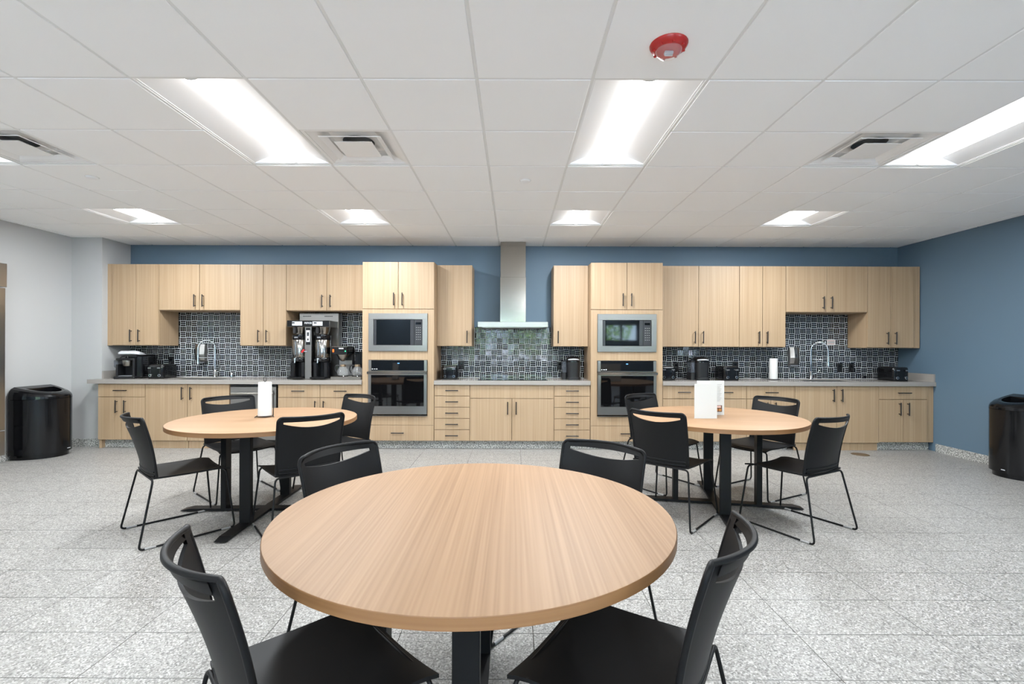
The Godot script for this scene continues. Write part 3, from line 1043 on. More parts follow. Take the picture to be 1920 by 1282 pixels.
# ------------------------------------------------------------------ counters, sinks
func counter(x0: float, x1: float, label: String, hole: Array, sides: Array, left_over := 0.0) -> void:
	var t := thing("countertop", label, "countertop", Vector3((x0 + x1) / 2, 0.831, WALL), 0.0, "grey quartz countertops")
	var b := MB.new()
	var zb := 0.009
	var zf := -6.12 - WALL
	var xo := -t.position.x
	if hole:
		b.box(Vector3((x0 + hole[0]) / 2 + xo, 0.0265, (zb + zf) / 2), Vector3(hole[0] - x0, 0.053, zf - zb))
		b.box(Vector3((hole[1] + x1) / 2 + xo, 0.0265, (zb + zf) / 2), Vector3(x1 - hole[1], 0.053, zf - zb))
		b.box(Vector3((hole[0] + hole[1]) / 2 + xo, 0.0265, (zb + 0.14) / 2), Vector3(hole[1] - hole[0], 0.053, 0.14 - zb))
		b.box(Vector3((hole[0] + hole[1]) / 2 + xo, 0.0265, (zf + 0.53) / 2), Vector3(hole[1] - hole[0], 0.053, zf - 0.53))
	else:
		b.cbox(Vector3(0, 0.0265, (zb + zf) / 2), Vector3(x1 - x0, 0.053, zf - zb), 0.002)
	part(t, "slab", b, M.quartz)
	if left_over > 0.0:
		part(t, "slab_return", bx(Vector3(x0 - left_over / 2 + xo, 0.0265, (0.47 + zf) / 2), Vector3(left_over, 0.053, zf - 0.47)), M.quartz)
	for s in sides:
		part(t, "side_splash", bx(Vector3(s[0] + xo, 0.1035, s[1]), Vector3(0.02, 0.10, s[2])), M.quartz)
	if hole:
		var sk := thing("sink", "undermount stainless sink basin in the %s counter" % ("left" if x0 < 0 else "right"), "sink", Vector3((hole[0] + hole[1]) / 2, 0.64, WALL + 0.335), 0.0, "undermount sinks")
		var w: float = hole[1] - hole[0]
		var s := MB.new()
		s.box(Vector3(0, 0.004, 0), Vector3(w, 0.008, 0.386))
		for q in [-1.0, 1.0]:
			s.box(Vector3(q * (w / 2 - 0.003), 0.116, 0), Vector3(0.006, 0.23, 0.386))
			s.box(Vector3(0, 0.116, q * 0.19), Vector3(w - 0.012, 0.23, 0.006))
		part(sk, "basin", s, M.stainless)
		var dr := MB.new()
		dr.lathe([Vector2(0.045, 0.008), Vector2(0.044, 0.011), Vector2(0.03, 0.0105), Vector2(0.0, 0.009)].map(func(q): return q), 20)
		part(sk, "drain", dr, M.chrome)

func counters() -> void:
	counter(-5.36, -1.931, "long grey quartz countertop on the left with a sink", [-4.50, -3.78], [[-5.364, 0.245, 0.45]], 0.073)
	counter(-1.009, 0.991, "short grey quartz countertop in the middle with a cooktop", [], [])
	counter(1.916, 5.397, "long grey quartz countertop on the right with a sink", [3.80, 4.50], [[5.387, 0.31, 0.60]])
	var c := thing("cooktop", "flat black glass cooktop under the range hood", "cooktop", Vector3(-0.005, 0.884, -6.43))
	part(c, "glass", bx(Vector3(0, 0.004, 0), Vector3(0.90, 0.008, 0.48), 0.002), M.black_glass)
	for q in [[-0.27, -0.11, 0.09], [-0.27, 0.12, 0.075], [0.24, -0.11, 0.075], [0.24, 0.12, 0.1]]:
		var r := MB.new()
		r.lathe([Vector2(q[2] - 0.004, 0.0082), Vector2(q[2], 0.0084), Vector2(q[2] + 0.004, 0.0082)].map(func(p): return Vector2(p.x, p.y)), 32, Vector3(q[0], 0, q[1]))
		part(c, "burner_ring", r, M.panel_grey)

# ------------------------------------------------------------------ appliances on and over the counters
func appliances() -> void:
	# range hood
	var h := thing("range_hood", "stainless chimney range hood over the cooktop", "range hood", Vector3(-0.003, 1.574, WALL))
	var cz := 0.515
	part(h, "canopy", bx(Vector3(0, 0.034, cz / 2 + 0.004), Vector3(0.912, 0.068, cz), 0.002), M.stainless)
	part(h, "filter_panel", bx(Vector3(0, -0.003, cz / 2), Vector3(0.8, 0.006, 0.4)), M.stainless_dark)
	part(h, "lower_chimney", bx(Vector3(0, 0.374, 0.15), Vector3(0.346, 0.612, 0.292), 0.002), M.polished_steel)
	part(h, "upper_chimney", bx(Vector3(0, 0.915, 0.148), Vector3(0.338, 0.476, 0.288), 0.002), M.polished_steel)
	var kb := MB.new()
	for k in 5:
		kb.box(Vector3(-0.044 + 0.022 * k, 0.034, cz + 0.0045), Vector3(0.012, 0.008, 0.002))
	part(h, "buttons", kb, M.sleeve_grey)
	# dishwasher
	var d := thing("dishwasher", "stainless dishwasher under the left counter", "dishwasher", Vector3(-3.322, 0, WALL))
	part(d, "body", bx(Vector3(-0.004, 0.45, 0.23), Vector3(0.56, 0.64, 0.43)), M.stainless_dark)
	part(d, "door", bx(Vector3(-0.004, 0.455, 0.582), Vector3(0.586, 0.68, 0.028), 0.003), M.stainless)
	part(d, "control_strip", bx(Vector3(-0.004, 0.81, 0.577), Vector3(0.586, 0.022, 0.02)), M.gloss_black)
	var hd := MB.new()
	hd.cbox(Vector3(-0.004, 0.706, 0.622), Vector3(0.55, 0.028, 0.02), 0.006)
	for s in [-1.0, 1.0]:
		hd.cbox(Vector3(-0.004 + s * 0.24, 0.706, 0.605), Vector3(0.03, 0.022, 0.03), 0.003)
	part(d, "handle", hd, M.stainless_dark)
	part(d, "toe_plate", bx(Vector3(0, 0.05, 0.515), Vector3(0.60, 0.098, 0.01)), M.gloss_black)
	# refrigerator in its niche
	var f := thing("refrigerator", "tall stainless built-in refrigerator at the left edge", "refrigerator", Vector3(-5.79, 0, -4.838))
	part(f, "cabinet", bx(Vector3(-0.30, 1.12, 0), Vector3(0.60, 2.22, 0.955)), M.stainless_dark)
	part(f, "top_grille", bx(Vector3(0.095, 2.09, 0), Vector3(0.17, 0.26, 0.968), 0.004), M.stainless)
	var dr := part(f, "door", bx(Vector3(0.088, 1.165, 0), Vector3(0.155, 1.57, 0.962), 0.004), M.stainless)
	var hb := MB.new()
	hb.tube([Vector3(0.215, 0.7, 0.38), Vector3(0.215, 1.6, 0.38)], 0.014, 10)
	for y in [0.75, 1.55]:
		hb.tube([Vector3(0.16, y, 0.38), Vector3(0.215, y, 0.38)], 0.01, 8)
	part(dr, "handle", hb, M.polished_steel)
	part(f, "freezer_drawer", bx(Vector3(0.088, 0.235, 0), Vector3(0.155, 0.27, 0.962), 0.004), M.stainless)
	part(f, "toe_grille", bx(Vector3(0.06, 0.05, 0), Vector3(0.09, 0.09, 0.95)), M.gloss_black)

	twin_brewer()
	small_brewer()
	pod_brewer_open()
	pod_brewer(Vector3(0.80, 0.884, -6.44), "black pod coffee maker at the right end of the middle counter")
	pod_brewer(Vector3(2.505, 0.884, -6.44), "black pod coffee maker on the right counter between two toasters")
	toaster(Vector3(-4.685, 0.884, -6.42), 0.06, "black toaster on the left counter beside the sink")
	toaster(Vector3(-0.835, 0.884, -6.44), 0.0, "black toaster at the left end of the middle counter")
	toaster(Vector3(2.03, 0.884, -6.42), 0.0, "black toaster partly hidden behind the right oven tower")
	toaster(Vector3(2.86, 0.884, -6.42), 0.0, "black toaster on the right counter beside a pod coffee maker")
	toaster(Vector3(5.06, 0.884, -6.40), 0.0, "black toaster at the far right end of the counter")
	faucet(Vector3(-4.13, 0.884, -6.655), -1.0, "chrome gooseneck pull-down faucet at the left sink")
	faucet(Vector3(4.13, 0.884, -6.655), 1.0, "chrome gooseneck pull-down faucet at the right sink")
	dispenser(Vector3(-4.35, 1.10, WALL + 0.015), "stainless soap dispenser on the tiles by the left sink")
	dispenser(Vector3(3.91, 1.08, WALL + 0.015), "stainless soap dispenser on the tiles by the right sink")
	var ag := thing("air_gap_cap", "small chrome air gap cap on the counter beside the left faucet", "faucet part", Vector3(-3.90, 0.884, -6.655))
	var b := MB.new()
	b.lathe([Vector2(0.026, 0), Vector2(0.026, 0.006), Vector2(0.019, 0.01), Vector2(0.019, 0.06), Vector2(0.014, 0.068), Vector2(0.0, 0.07)], 20)
	part(ag, "cap", b, M.chrome)
	# outlets with plugs and cords
	var cords := [
		[-5.03, 1.10, Vector3(-4.72, 0.95, -6.60), "black wall outlet, leftmost of all on the left tiles"], [-4.79, 1.10, Vector3(-4.66, 0.95, -6.60), "black wall outlet above the left toaster"],
		[-0.72, 1.06, Vector3(-0.80, 0.93, -6.60), "black wall outlet above the toaster on the middle counter"], [0.655, 1.055, Vector3(0.76, 0.92, -6.59), "black wall outlet beside the pod coffee maker on the middle counter"],
		[2.285, 1.045, Vector3(2.42, 0.92, -6.59), "black wall outlet left of the pod coffee maker on the right counter"], [3.115, 1.06, Vector3(2.93, 0.93, -6.58), "black wall outlet above the middle toaster on the right counter"],
		[4.58, 1.04, Vector3.ZERO, "black wall outlet nearest the right faucet, nothing plugged in"], [4.74, 1.04, Vector3(5.0, 0.94, -6.57), "black wall outlet with a cord to the far right toaster"]]
	for c in cords:
		var o := thing("wall_outlet", c[3], "outlet", Vector3(c[0], c[1], WALL + 0.0145), 0.0, "black wall outlets")
		part(o, "cover_plate", bx(Vector3(0, 0, 0.003), Vector3(0.075, 0.12, 0.006), 0.002), M.black_plastic)
		var s := MB.new()
		for y in [-0.022, 0.022]:
			s.cbox(Vector3(0, y, 0.0065), Vector3(0.034, 0.03, 0.004), 0.002)
		part(o, "socket", s, M.gloss_black)
		if c[2] != Vector3.ZERO:
			part(o, "plug", bx(Vector3(0, -0.022, 0.024), Vector3(0.028, 0.03, 0.032), 0.005), M.black_plastic)
			var e: Vector3 = c[2] - o.position
			var w := MB.new()
			w.tube(fillet([Vector3(0, -0.022, 0.04), Vector3(0, -0.06, 0.06), Vector3(e.x * 0.5, minf(e.y, -0.1) - 0.03, 0.07), e], 0.05), 0.0035, 6)
			part(o, "power_cord", w, M.black_plastic)
	# notice by the right sink
	var n := thing("notice_plate", "small grey notice plate above the right faucet", "sign", Vector3(4.43, 1.395, WALL + 0.0145))
	part(n, "plate", bx(Vector3(0, 0, 0.0015), Vector3(0.176, 0.076, 0.003), 0.0005), M.paper_warm)
	part(n, "icon", bx(Vector3(-0.057, 0, 0.0034), Vector3(0.048, 0.06, 0.0008)), M.gloss_black)
	var hnd := MB.new()
	hnd.box(Vector3(-0.057, -0.012, 0.004), Vector3(0.02, 0.02, 0.0006))
	for k in 4:
		hnd.box(Vector3(-0.065 + k * 0.0052, 0.006, 0.004), Vector3(0.0036, 0.02, 0.0006))
	part(n, "icon_hand", hnd, M.white_print)
	for k in 4:
		part(n, "text_line", bx(Vector3(0.027, 0.021 - 0.014 * k, 0.0034), Vector3(0.1 - 0.012 * (k % 2), 0.005, 0.0008)), M.red_print if k in [0, 3] else M.ink_print)

func toaster(at: Vector3, turn: float, label: String) -> void:
	var t := thing("toaster", label, "toaster", at, turn, "black four slice toasters")
	var b := MB.new()
	var rings := []
	for q in [[0.012, 0.97], [0.02, 1.0], [0.14, 1.0], [0.165, 0.985], [0.178, 0.95], [0.182, 0.9]]:
		var ring := []
		for p in rrect(0.215 * q[1], 0.30 * (1 - (1 - q[1]) * 0.7), 0.04):
			ring.append(Vector3(p.x, q[0], p.y))
		rings.append(ring)
	b.loft(rings)
	b.cap(rrect(0.215 * 0.9, 0.30 * 0.93, 0.04), 0.182, 1.0)
	b.cap(rrect(0.215 * 0.97, 0.30 * 0.98, 0.04), 0.012, -1.0)
	part(t, "body", b, M.gloss_black)
	part(t, "base", bx(Vector3(0, 0.008, 0), Vector3(0.19, 0.014, 0.27), 0.003), M.black_plastic)
	part(t, "top_plate", bx(Vector3(0, 0.183, 0), Vector3(0.165, 0.004, 0.22), 0.0015), M.polished_steel)
	for s in [-1.0, 1.0]:
		part(t, "slot", bx(Vector3(s * 0.045, 0.1852, 0), Vector3(0.034, 0.002, 0.19)), M.gloss_black)
	var front_z := 0.15
	for s in [-1.0, 1.0]:
		part(t, "lever", bx(Vector3(s * 0.058, 0.142, front_z + 0.012), Vector3(0.044, 0.013, 0.026), 0.004), M.chrome)
		part(t, "lever_slot", bx(Vector3(s * 0.058, 0.105, front_z + 0.0005), Vector3(0.006, 0.06, 0.002)), M.black_plastic)
		var k := MB.new()
		k.t = Transform3D(Basis(Vector3.RIGHT, PI / 2), Vector3(s * 0.058, 0.045, front_z))
		k.lathe([Vector2(0.019, 0), Vector2(0.019, 0.01), Vector2(0.016, 0.014), Vector2(0.011, 0.014), Vector2(0.010, 0.010)], 20)
		part(t, "knob", k, M.chrome)
		k = MB.new()
		k.t = Transform3D(Basis(Vector3.RIGHT, PI / 2), Vector3(s * 0.058, 0.045, front_z))
		k.lathe([Vector2(0.011, 0.0), Vector2(0.0105, 0.012), Vector2(0.0, 0.013)], 16)
		part(t, "knob_centre", k, M.gloss_black)
	for s in [-1.0, 1.0]:
		for k in 4:
			part(t, "side_rib", bx(Vector3(s * 0.1085, 0.05 + k * 0.026, 0), Vector3(0.005, 0.008, 0.2), 0.002), M.gloss_black)

func pod_brewer(at: Vector3, label: String) -> void:
	var t := thing("pod_coffee_maker", label, "coffee maker", at, 0.0, "pod coffee makers")
	var b := MB.new()
	b.extrude(rrect(0.19, 0.29, 0.06), 0.0, 0.028, true)
	part(t, "base", b, M.black_plastic)
	b = MB.new()
	var rings := []
	for q in [[0.028, 0.168, 0.19], [0.1, 0.172, 0.194], [0.215, 0.186, 0.206], [0.232, 0.188, 0.208]]:
		var ring := []
		for p in rrect(q[1], q[2], 0.06):
			ring.append(Vector3(p.x, q[0], p.y + 0.035))
		rings.append(ring)
	b.loft(rings)
	b.cap(rrect(0.188, 0.208, 0.06), 0.232, 1.0)
	part(t, "front_shell", b, M.black_plastic)
	part(t, "rear_housing", bx(Vector3(0.005, 0.15, -0.085), Vector3(0.165, 0.25, 0.1), 0.012), M.black_plastic)
	b = MB.new()
	rings = []
	for q in [[0.233, 1.0], [0.262, 1.0], [0.284, 0.92], [0.3, 0.72], [0.306, 0.4]]:
		var ring := []
		for p in rrect(0.192 * q[1], 0.23 * q[1], 0.075 * q[1]):
			ring.append(Vector3(p.x, q[0], p.y + 0.015))
		rings.append(ring)
	b.loft(rings)
	b.cap(rrect(0.192 * 0.4, 0.23 * 0.4, 0.03), 0.306, 1.0)
	part(t, "brew_head", b, M.gloss_black)
	b = MB.new()
	var arc := []
	for k in 13:
		var a := PI * k / 12
		arc.append(Vector3(cos(a) * 0.07, 0.262 + 0.01 * sin(a), 0.09 + sin(a) * 0.05))
	b.tube(arc, 0.009, 8)
	part(t, "lid_handle", b, M.silver_plastic)
	part(t, "button_strip", bx(Vector3(0.078, 0.255, 0.085), Vector3(0.02, 0.022, 0.03), 0.005), M.chrome)
	b = MB.new()
	b.extrude(rrect(0.06, 0.17, 0.02), 0.1, 0.235, true)
	var tk := part(t, "water_tank", b, M.tank_smoke, Vector3(-0.118, 0, 0.0))
	b = MB.new()
	b.extrude(rrect(0.064, 0.174, 0.02), 0.236, 0.25, true)
	part(tk, "tank_lid", b, M.black_plastic)
	b = MB.new()
	b.extrude(rrect(0.062, 0.172, 0.02), 0.0, 0.098, true)
	part(t, "tank_stand", b, M.black_plastic, Vector3(-0.118, 0, 0.0))
	part(t, "drip_tray", bx(Vector3(0, 0.031, 0.125), Vector3(0.12, 0.008, 0.05), 0.003), M.panel_grey)

func pod_brewer_open() -> void:
	var t := thing("pod_coffee_maker", "pod coffee maker with silver lid raised at the far left end", "coffee maker", Vector3(-5.05, 0.884, -6.42), 0.12, "pod coffee makers")
	part(t, "base", bx(Vector3(-0.03, 0.016, 0.02), Vector3(0.25, 0.032, 0.33), 0.008), M.black_plastic)
	part(t, "tower", bx(Vector3(-0.03, 0.15, -0.07), Vector3(0.22, 0.25, 0.14), 0.01), M.black_plastic)
	var rs := part(t, "water_tank", bx(Vector3(0.125, 0.155, -0.01), Vector3(0.08, 0.30, 0.28), 0.012), M.gloss_black)
	part(rs, "tank_lid", bx(Vector3(0.125, 0.309, -0.01), Vector3(0.084, 0.012, 0.284), 0.004), M.black_plastic)
	part(t, "drip_tray", bx(Vector3(-0.03, 0.036, 0.09), Vector3(0.16, 0.01, 0.14), 0.003), M.grey_plastic)
	part(t, "side_wing", bx(Vector3(0.07, 0.15, 0.08), Vector3(0.025, 0.24, 0.16), 0.006), M.black_plastic)
	part(t, "side_wing", bx(Vector3(-0.13, 0.11, 0.08), Vector3(0.022, 0.16, 0.16), 0.006), M.black_plastic)
	var b := MB.new()
	b.lathe([Vector2(0.0, 0.165), Vector2(0.045, 0.165), Vector2(0.055, 0.18), Vector2(0.06, 0.235), Vector2(0.06, 0.245)], 24, Vector3(-0.03, 0, 0.1))
	part(t, "pod_holder", b, M.stainless_dark)
	part(t, "head", bx(Vector3(-0.03, 0.255, 0.02), Vector3(0.22, 0.03, 0.29), 0.008), M.black_plastic)
	b = MB.new()
	b.t = Transform3D(Basis(Vector3.RIGHT, -0.28), Vector3(-0.01, 0.285, 0.01))
	var rings := []
	for q in [[0.0, 0.98], [0.022, 1.0], [0.045, 0.9], [0.052, 0.7]]:
		var ring := []
		for p in rrect(0.27 * q[1], 0.29 * q[1], 0.05):
			ring.append(Vector3(p.x, q[0], p.y))
		rings.append(ring)
	b.loft(rings)
	b.cap(rrect(0.27 * 0.7, 0.29 * 0.7, 0.05), 0.052, 1.0)
	b.cap(rrect(0.27 * 0.98, 0.29 * 0.98, 0.05), 0.0, -1.0)
	var ld := part(t, "lid", b, M.silver_plastic)
	b = MB.new()
	var arc := []
	for k in 9:
		var a := PI * k / 8
		arc.append(Vector3(-0.03 + cos(a) * 0.045, 0.272 + sin(a) * 0.022, 0.17))
	b.tube(arc, 0.007, 8)
	part(ld, "lid_handle", b, M.gloss_black)
	part(t, "left_tank", bx(Vector3(-0.16, 0.195, 0.06), Vector3(0.05, 0.1, 0.15), 0.01), M.tank_smoke)

func faucet(at: Vector3, side: float, label: String) -> void:
	var t := thing("faucet", label, "faucet", at, 0.0, "gooseneck faucets")
	var b := MB.new()
	b.lathe([Vector2(0.03, 0), Vector2(0.03, 0.006), Vector2(0.022, 0.012), Vector2(0.021, 0.1), Vector2(0.016, 0.108), Vector2(0.0, 0.11)], 20)
	part(t, "base", b, M.chrome)
	b = MB.new()
	var reach := 0.2
	var dirv := Vector3(side * 0.9, 0, 0.43).normalized()
	var p := [Vector3(0, 0.1, 0), Vector3(0, 0.3, 0), Vector3(0, 0.40, 0)]
	for k in range(1, 17):
		var a := PI * k / 16
		p.append(dirv * (reach / 2) * (1 - cos(a)) + Vector3(0, 0.40 + sin(a) * 0.11, 0))
	p.append(dirv * reach + Vector3(0, 0.30, 0))
	b.tube(p, 0.0105, 10)
	part(t, "gooseneck", b, M.chrome)
	b = MB.new()
	b.lathe([Vector2(0.0, 0.175), Vector2(0.02, 0.175), Vector2(0.021, 0.20), Vector2(0.015, 0.25), Vector2(0.014, 0.31), Vector2(0.0, 0.312)], 16, dirv * reach)
	part(t, "spray_head", b, M.chrome)
	b = MB.new()
	b.tube([Vector3(0, 0.27, 0), dirv * (reach - 0.012) + Vector3(0, 0.27, 0)], 0.005, 8)
	part(t, "support_arm", b, M.chrome)
	b = MB.new()
	b.tube([Vector3(0, 0.07, 0), Vector3(0.05, 0.072, 0.01)], 0.012, 10)
	b.tube([Vector3(0.045, 0.072, 0.01), Vector3(0.075, 0.085, 0.02), Vector3(0.1, 0.125, 0.03)], 0.006, 8)
	part(t, "lever", b, M.chrome)

func dispenser(at: Vector3, label: String) -> void:
	var t := thing("soap_dispenser", label, "soap dispenser", at, 0.0, "wall soap dispensers")
	var b := MB.new()
	var rings := []
	for q in [[0.0, 0.055], [0.02, 0.085], [0.1, 0.105], [0.2, 0.09], [0.24, 0.08]]:
		rings.append([Vector3(-0.065, q[0], 0), Vector3(-0.065, q[0], q[1] * 0.7), Vector3(-0.02, q[0], q[1]), Vector3(0.02, q[0], q[1]), Vector3(0.065, q[0], q[1] * 0.7), Vector3(0.065, q[0], 0)])
	for r in rings.size() - 1:
		for k in 5:
			b.poly([rings[r][k], rings[r][k + 1], rings[r + 1][k + 1], rings[r + 1][k]], (rings[r][k] + rings[r][k + 1]) / 2 - Vector3(0, rings[r][k].y, -0.02))
	b.poly(rings[4], Vector3.UP)
	b.poly(rings[0], Vector3.DOWN)
	part(t, "housing", b, M.stainless)
	part(t, "level_window", bx(Vector3(0, 0.13, 0.102), Vector3(0.008, 0.04, 0.006), 0.002), M.gloss_black)
	part(t, "push_bar", bx(Vector3(0, -0.012, 0.045), Vector3(0.1, 0.022, 0.05), 0.005), M.grey_plastic)

func twin_brewer() -> void:
	var t := thing("twin_coffee_brewer", "large stainless twin coffee brewer with two tall dispensers", "coffee brewer", Vector3(-2.65, 0.884, -6.40))
	# local: x -0.265..0.265, front toward +z
	part(t, "back_housing", bx(Vector3(0.02, 0.445, -0.17), Vector3(0.53, 0.87, 0.13), 0.004), M.stainless)
	var hd := part(t, "head", bx(Vector3(0, 0.725, 0.04), Vector3(0.55, 0.085, 0.30), 0.004), M.stainless_dark)
	part(hd, "fascia", bx(Vector3(0, 0.725, 0.193), Vector3(0.545, 0.078, 0.006)), M.gloss_black)
	for s in [-1.0, 1.0]:
		var pn := part(hd, "control_label", bx(Vector3(s * 0.142 - 0.02 * (1 if s > 0 else 0), 0.726, 0.197), Vector3(0.13, 0.054, 0.002)), M.silver_plastic)
		part(pn, "label_display", bx(Vector3(s * 0.142 - 0.05, 0.734, 0.1985), Vector3(0.036, 0.016, 0.001)), M.panel_grey)
	var tx := TextMesh.new()
	var fn := SystemFont.new()
	fn.font_names = PackedStringArray(["Droid Sans"])
	fn.font_weight = 700
	tx.font = fn
	tx.text = "FETCO"
	tx.font_size = 32
	tx.pixel_size = 0.00098
	tx.depth = 0.001
	part(hd, "lettering", tx, M.white_print, Vector3(0, 0.732, 0.1968))
	var dots := MB.new()
	for q in 14:
		dots.box(Vector3(-0.19 + q * 0.016 + (0.18 if q > 6 else 0.0), 0.838, -0.1035), Vector3(0.011, 0.012, 0.002))
	part(t, "vent_slots", dots, M.panel_grey)
	var cl := part(t, "centre_column", bx(Vector3(-0.01, 0.345, 0.09), Vector3(0.086, 0.68, 0.16), 0.003), M.stainless)
	part(cl, "touch_panel", bx(Vector3(-0.01, 0.56, 0.1715), Vector3(0.058, 0.22, 0.004)), M.gloss_black)
	part(cl, "button_plate", bx(Vector3(-0.01, 0.565, 0.1745), Vector3(0.048, 0.15, 0.003)), M.white_print)
	var bt := MB.new()
	bt.box(Vector3(-0.01, 0.59, 0.1765), Vector3(0.028, 0.05, 0.001))
	bt.box(Vector3(-0.01, 0.52, 0.1765), Vector3(0.018, 0.03, 0.001))
	part(cl, "buttons", bt, M.panel_grey)
	var tp := part(cl, "hot_water_tap", bx(Vector3(-0.035, 0.365, 0.185), Vector3(0.05, 0.02, 0.025), 0.004), M.chrome)
	var th := MB.new()
	th.t = Transform3D(Basis(Vector3.BACK, -0.6), Vector3(-0.065, 0.37, 0.2))
	th.cbox(Vector3.ZERO, Vector3(0.022, 0.05, 0.02), 0.006)
	part(tp, "tap_handle", th, M.red_handle)
	part(t, "foot_plate", bx(Vector3(0, 0.006, -0.06), Vector3(0.54, 0.012, 0.3), 0.003), M.stainless_dark)
	for s in [-1.0, 1.0]:
		var c := Vector3(-0.155 if s < 0 else 0.14, 0, 0.07)
		var bk := MB.new()
		bk.lathe([Vector2(0.0, 0.585), Vector2(0.07, 0.585), Vector2(0.082, 0.62), Vector2(0.096, 0.675), Vector2(0.1, 0.682), Vector2(0.0, 0.682)], 28, c)
		var ba := part(t, "brew_basket", bk, M.polished_steel)
		part(ba, "basket_handle", bx(c + Vector3(-0.025, 0.635, 0.105), Vector3(0.035, 0.085, 0.05), 0.008), M.black_plastic)
		var d := thing("coffee_dispenser", "tall steel and black coffee dispenser on the %s side of the twin brewer" % ("left" if s < 0 else "right"), "coffee dispenser", t.position + c + Vector3(0, 0.0125, 0), 0.0, "steel coffee dispensers")
		var bd := MB.new()
		bd.lathe([Vector2(0.098, 0.275), Vector2(0.1, 0.285), Vector2(0.1, 0.50), Vector2(0.098, 0.505)], 36)
		var body := part(d, "steel_body", bd, M.polished_steel)
		part(body, "lettering_strip", bx(Vector3(-0.01, 0.475, 0.101), Vector3(0.06, 0.008, 0.002)), M.panel_grey)
		part(body, "sight_gauge", bx(Vector3(-0.02, 0.39, 0.103), Vector3(0.012, 0.19, 0.012), 0.004), M.chrome)
		bd = MB.new()
		bd.lathe([Vector2(0.1, 0.503), Vector2(0.104, 0.508), Vector2(0.104, 0.562), Vector2(0.09, 0.57), Vector2(0.0, 0.571)], 36)
		var ld := part(d, "lid", bd, M.gloss_black)
		part(ld, "maker_label", bx(Vector3(-0.01, 0.535, 0.104), Vector3(0.045, 0.018, 0.003)), M.grey_plastic)
		bd = MB.new()
		bd.lathe([Vector2(0.0, 0.22), Vector2(0.1, 0.22), Vector2(0.104, 0.226), Vector2(0.104, 0.27), Vector2(0.099, 0.277)], 36)
		part(d, "lower_band", bd, M.gloss_black)
		part(d, "faucet_guard", bx(Vector3(-0.01, 0.24, 0.115), Vector3(0.095, 0.028, 0.05), 0.006), M.black_plastic)
		var fc := MB.new()
		fc.tube([Vector3(-0.01, 0.255, 0.1), Vector3(-0.01, 0.255, 0.14)], 0.014, 10)
		fc.tube([Vector3(-0.01, 0.26, 0.138), Vector3(-0.01, 0.205, 0.14)], 0.01, 10)
		part(d, "faucet", fc, M.chrome)
		var lv := MB.new()
		lv.tube([Vector3(-0.024, 0.31, 0.15), Vector3(-0.018, 0.275, 0.14), Vector3(-0.002, 0.275, 0.14), Vector3(0.004, 0.31, 0.15)], 0.005, 8)
		part(d, "faucet_handle", lv, M.gloss_black)
		for q in [-1.0, 1.0]:
			part(d, "stand_leg", bx(Vector3(q * 0.068, 0.115, 0.02), Vector3(0.062, 0.21, 0.12), 0.012), M.gloss_black)
		part(d, "stand_back", bx(Vector3(0, 0.115, -0.06), Vector3(0.16, 0.21, 0.04), 0.008), M.black_plastic)
		part(d, "drip_tray", bx(Vector3(-0.005, 0.012, 0.065), Vector3(0.2, 0.024, 0.19), 0.006), M.gloss_black)

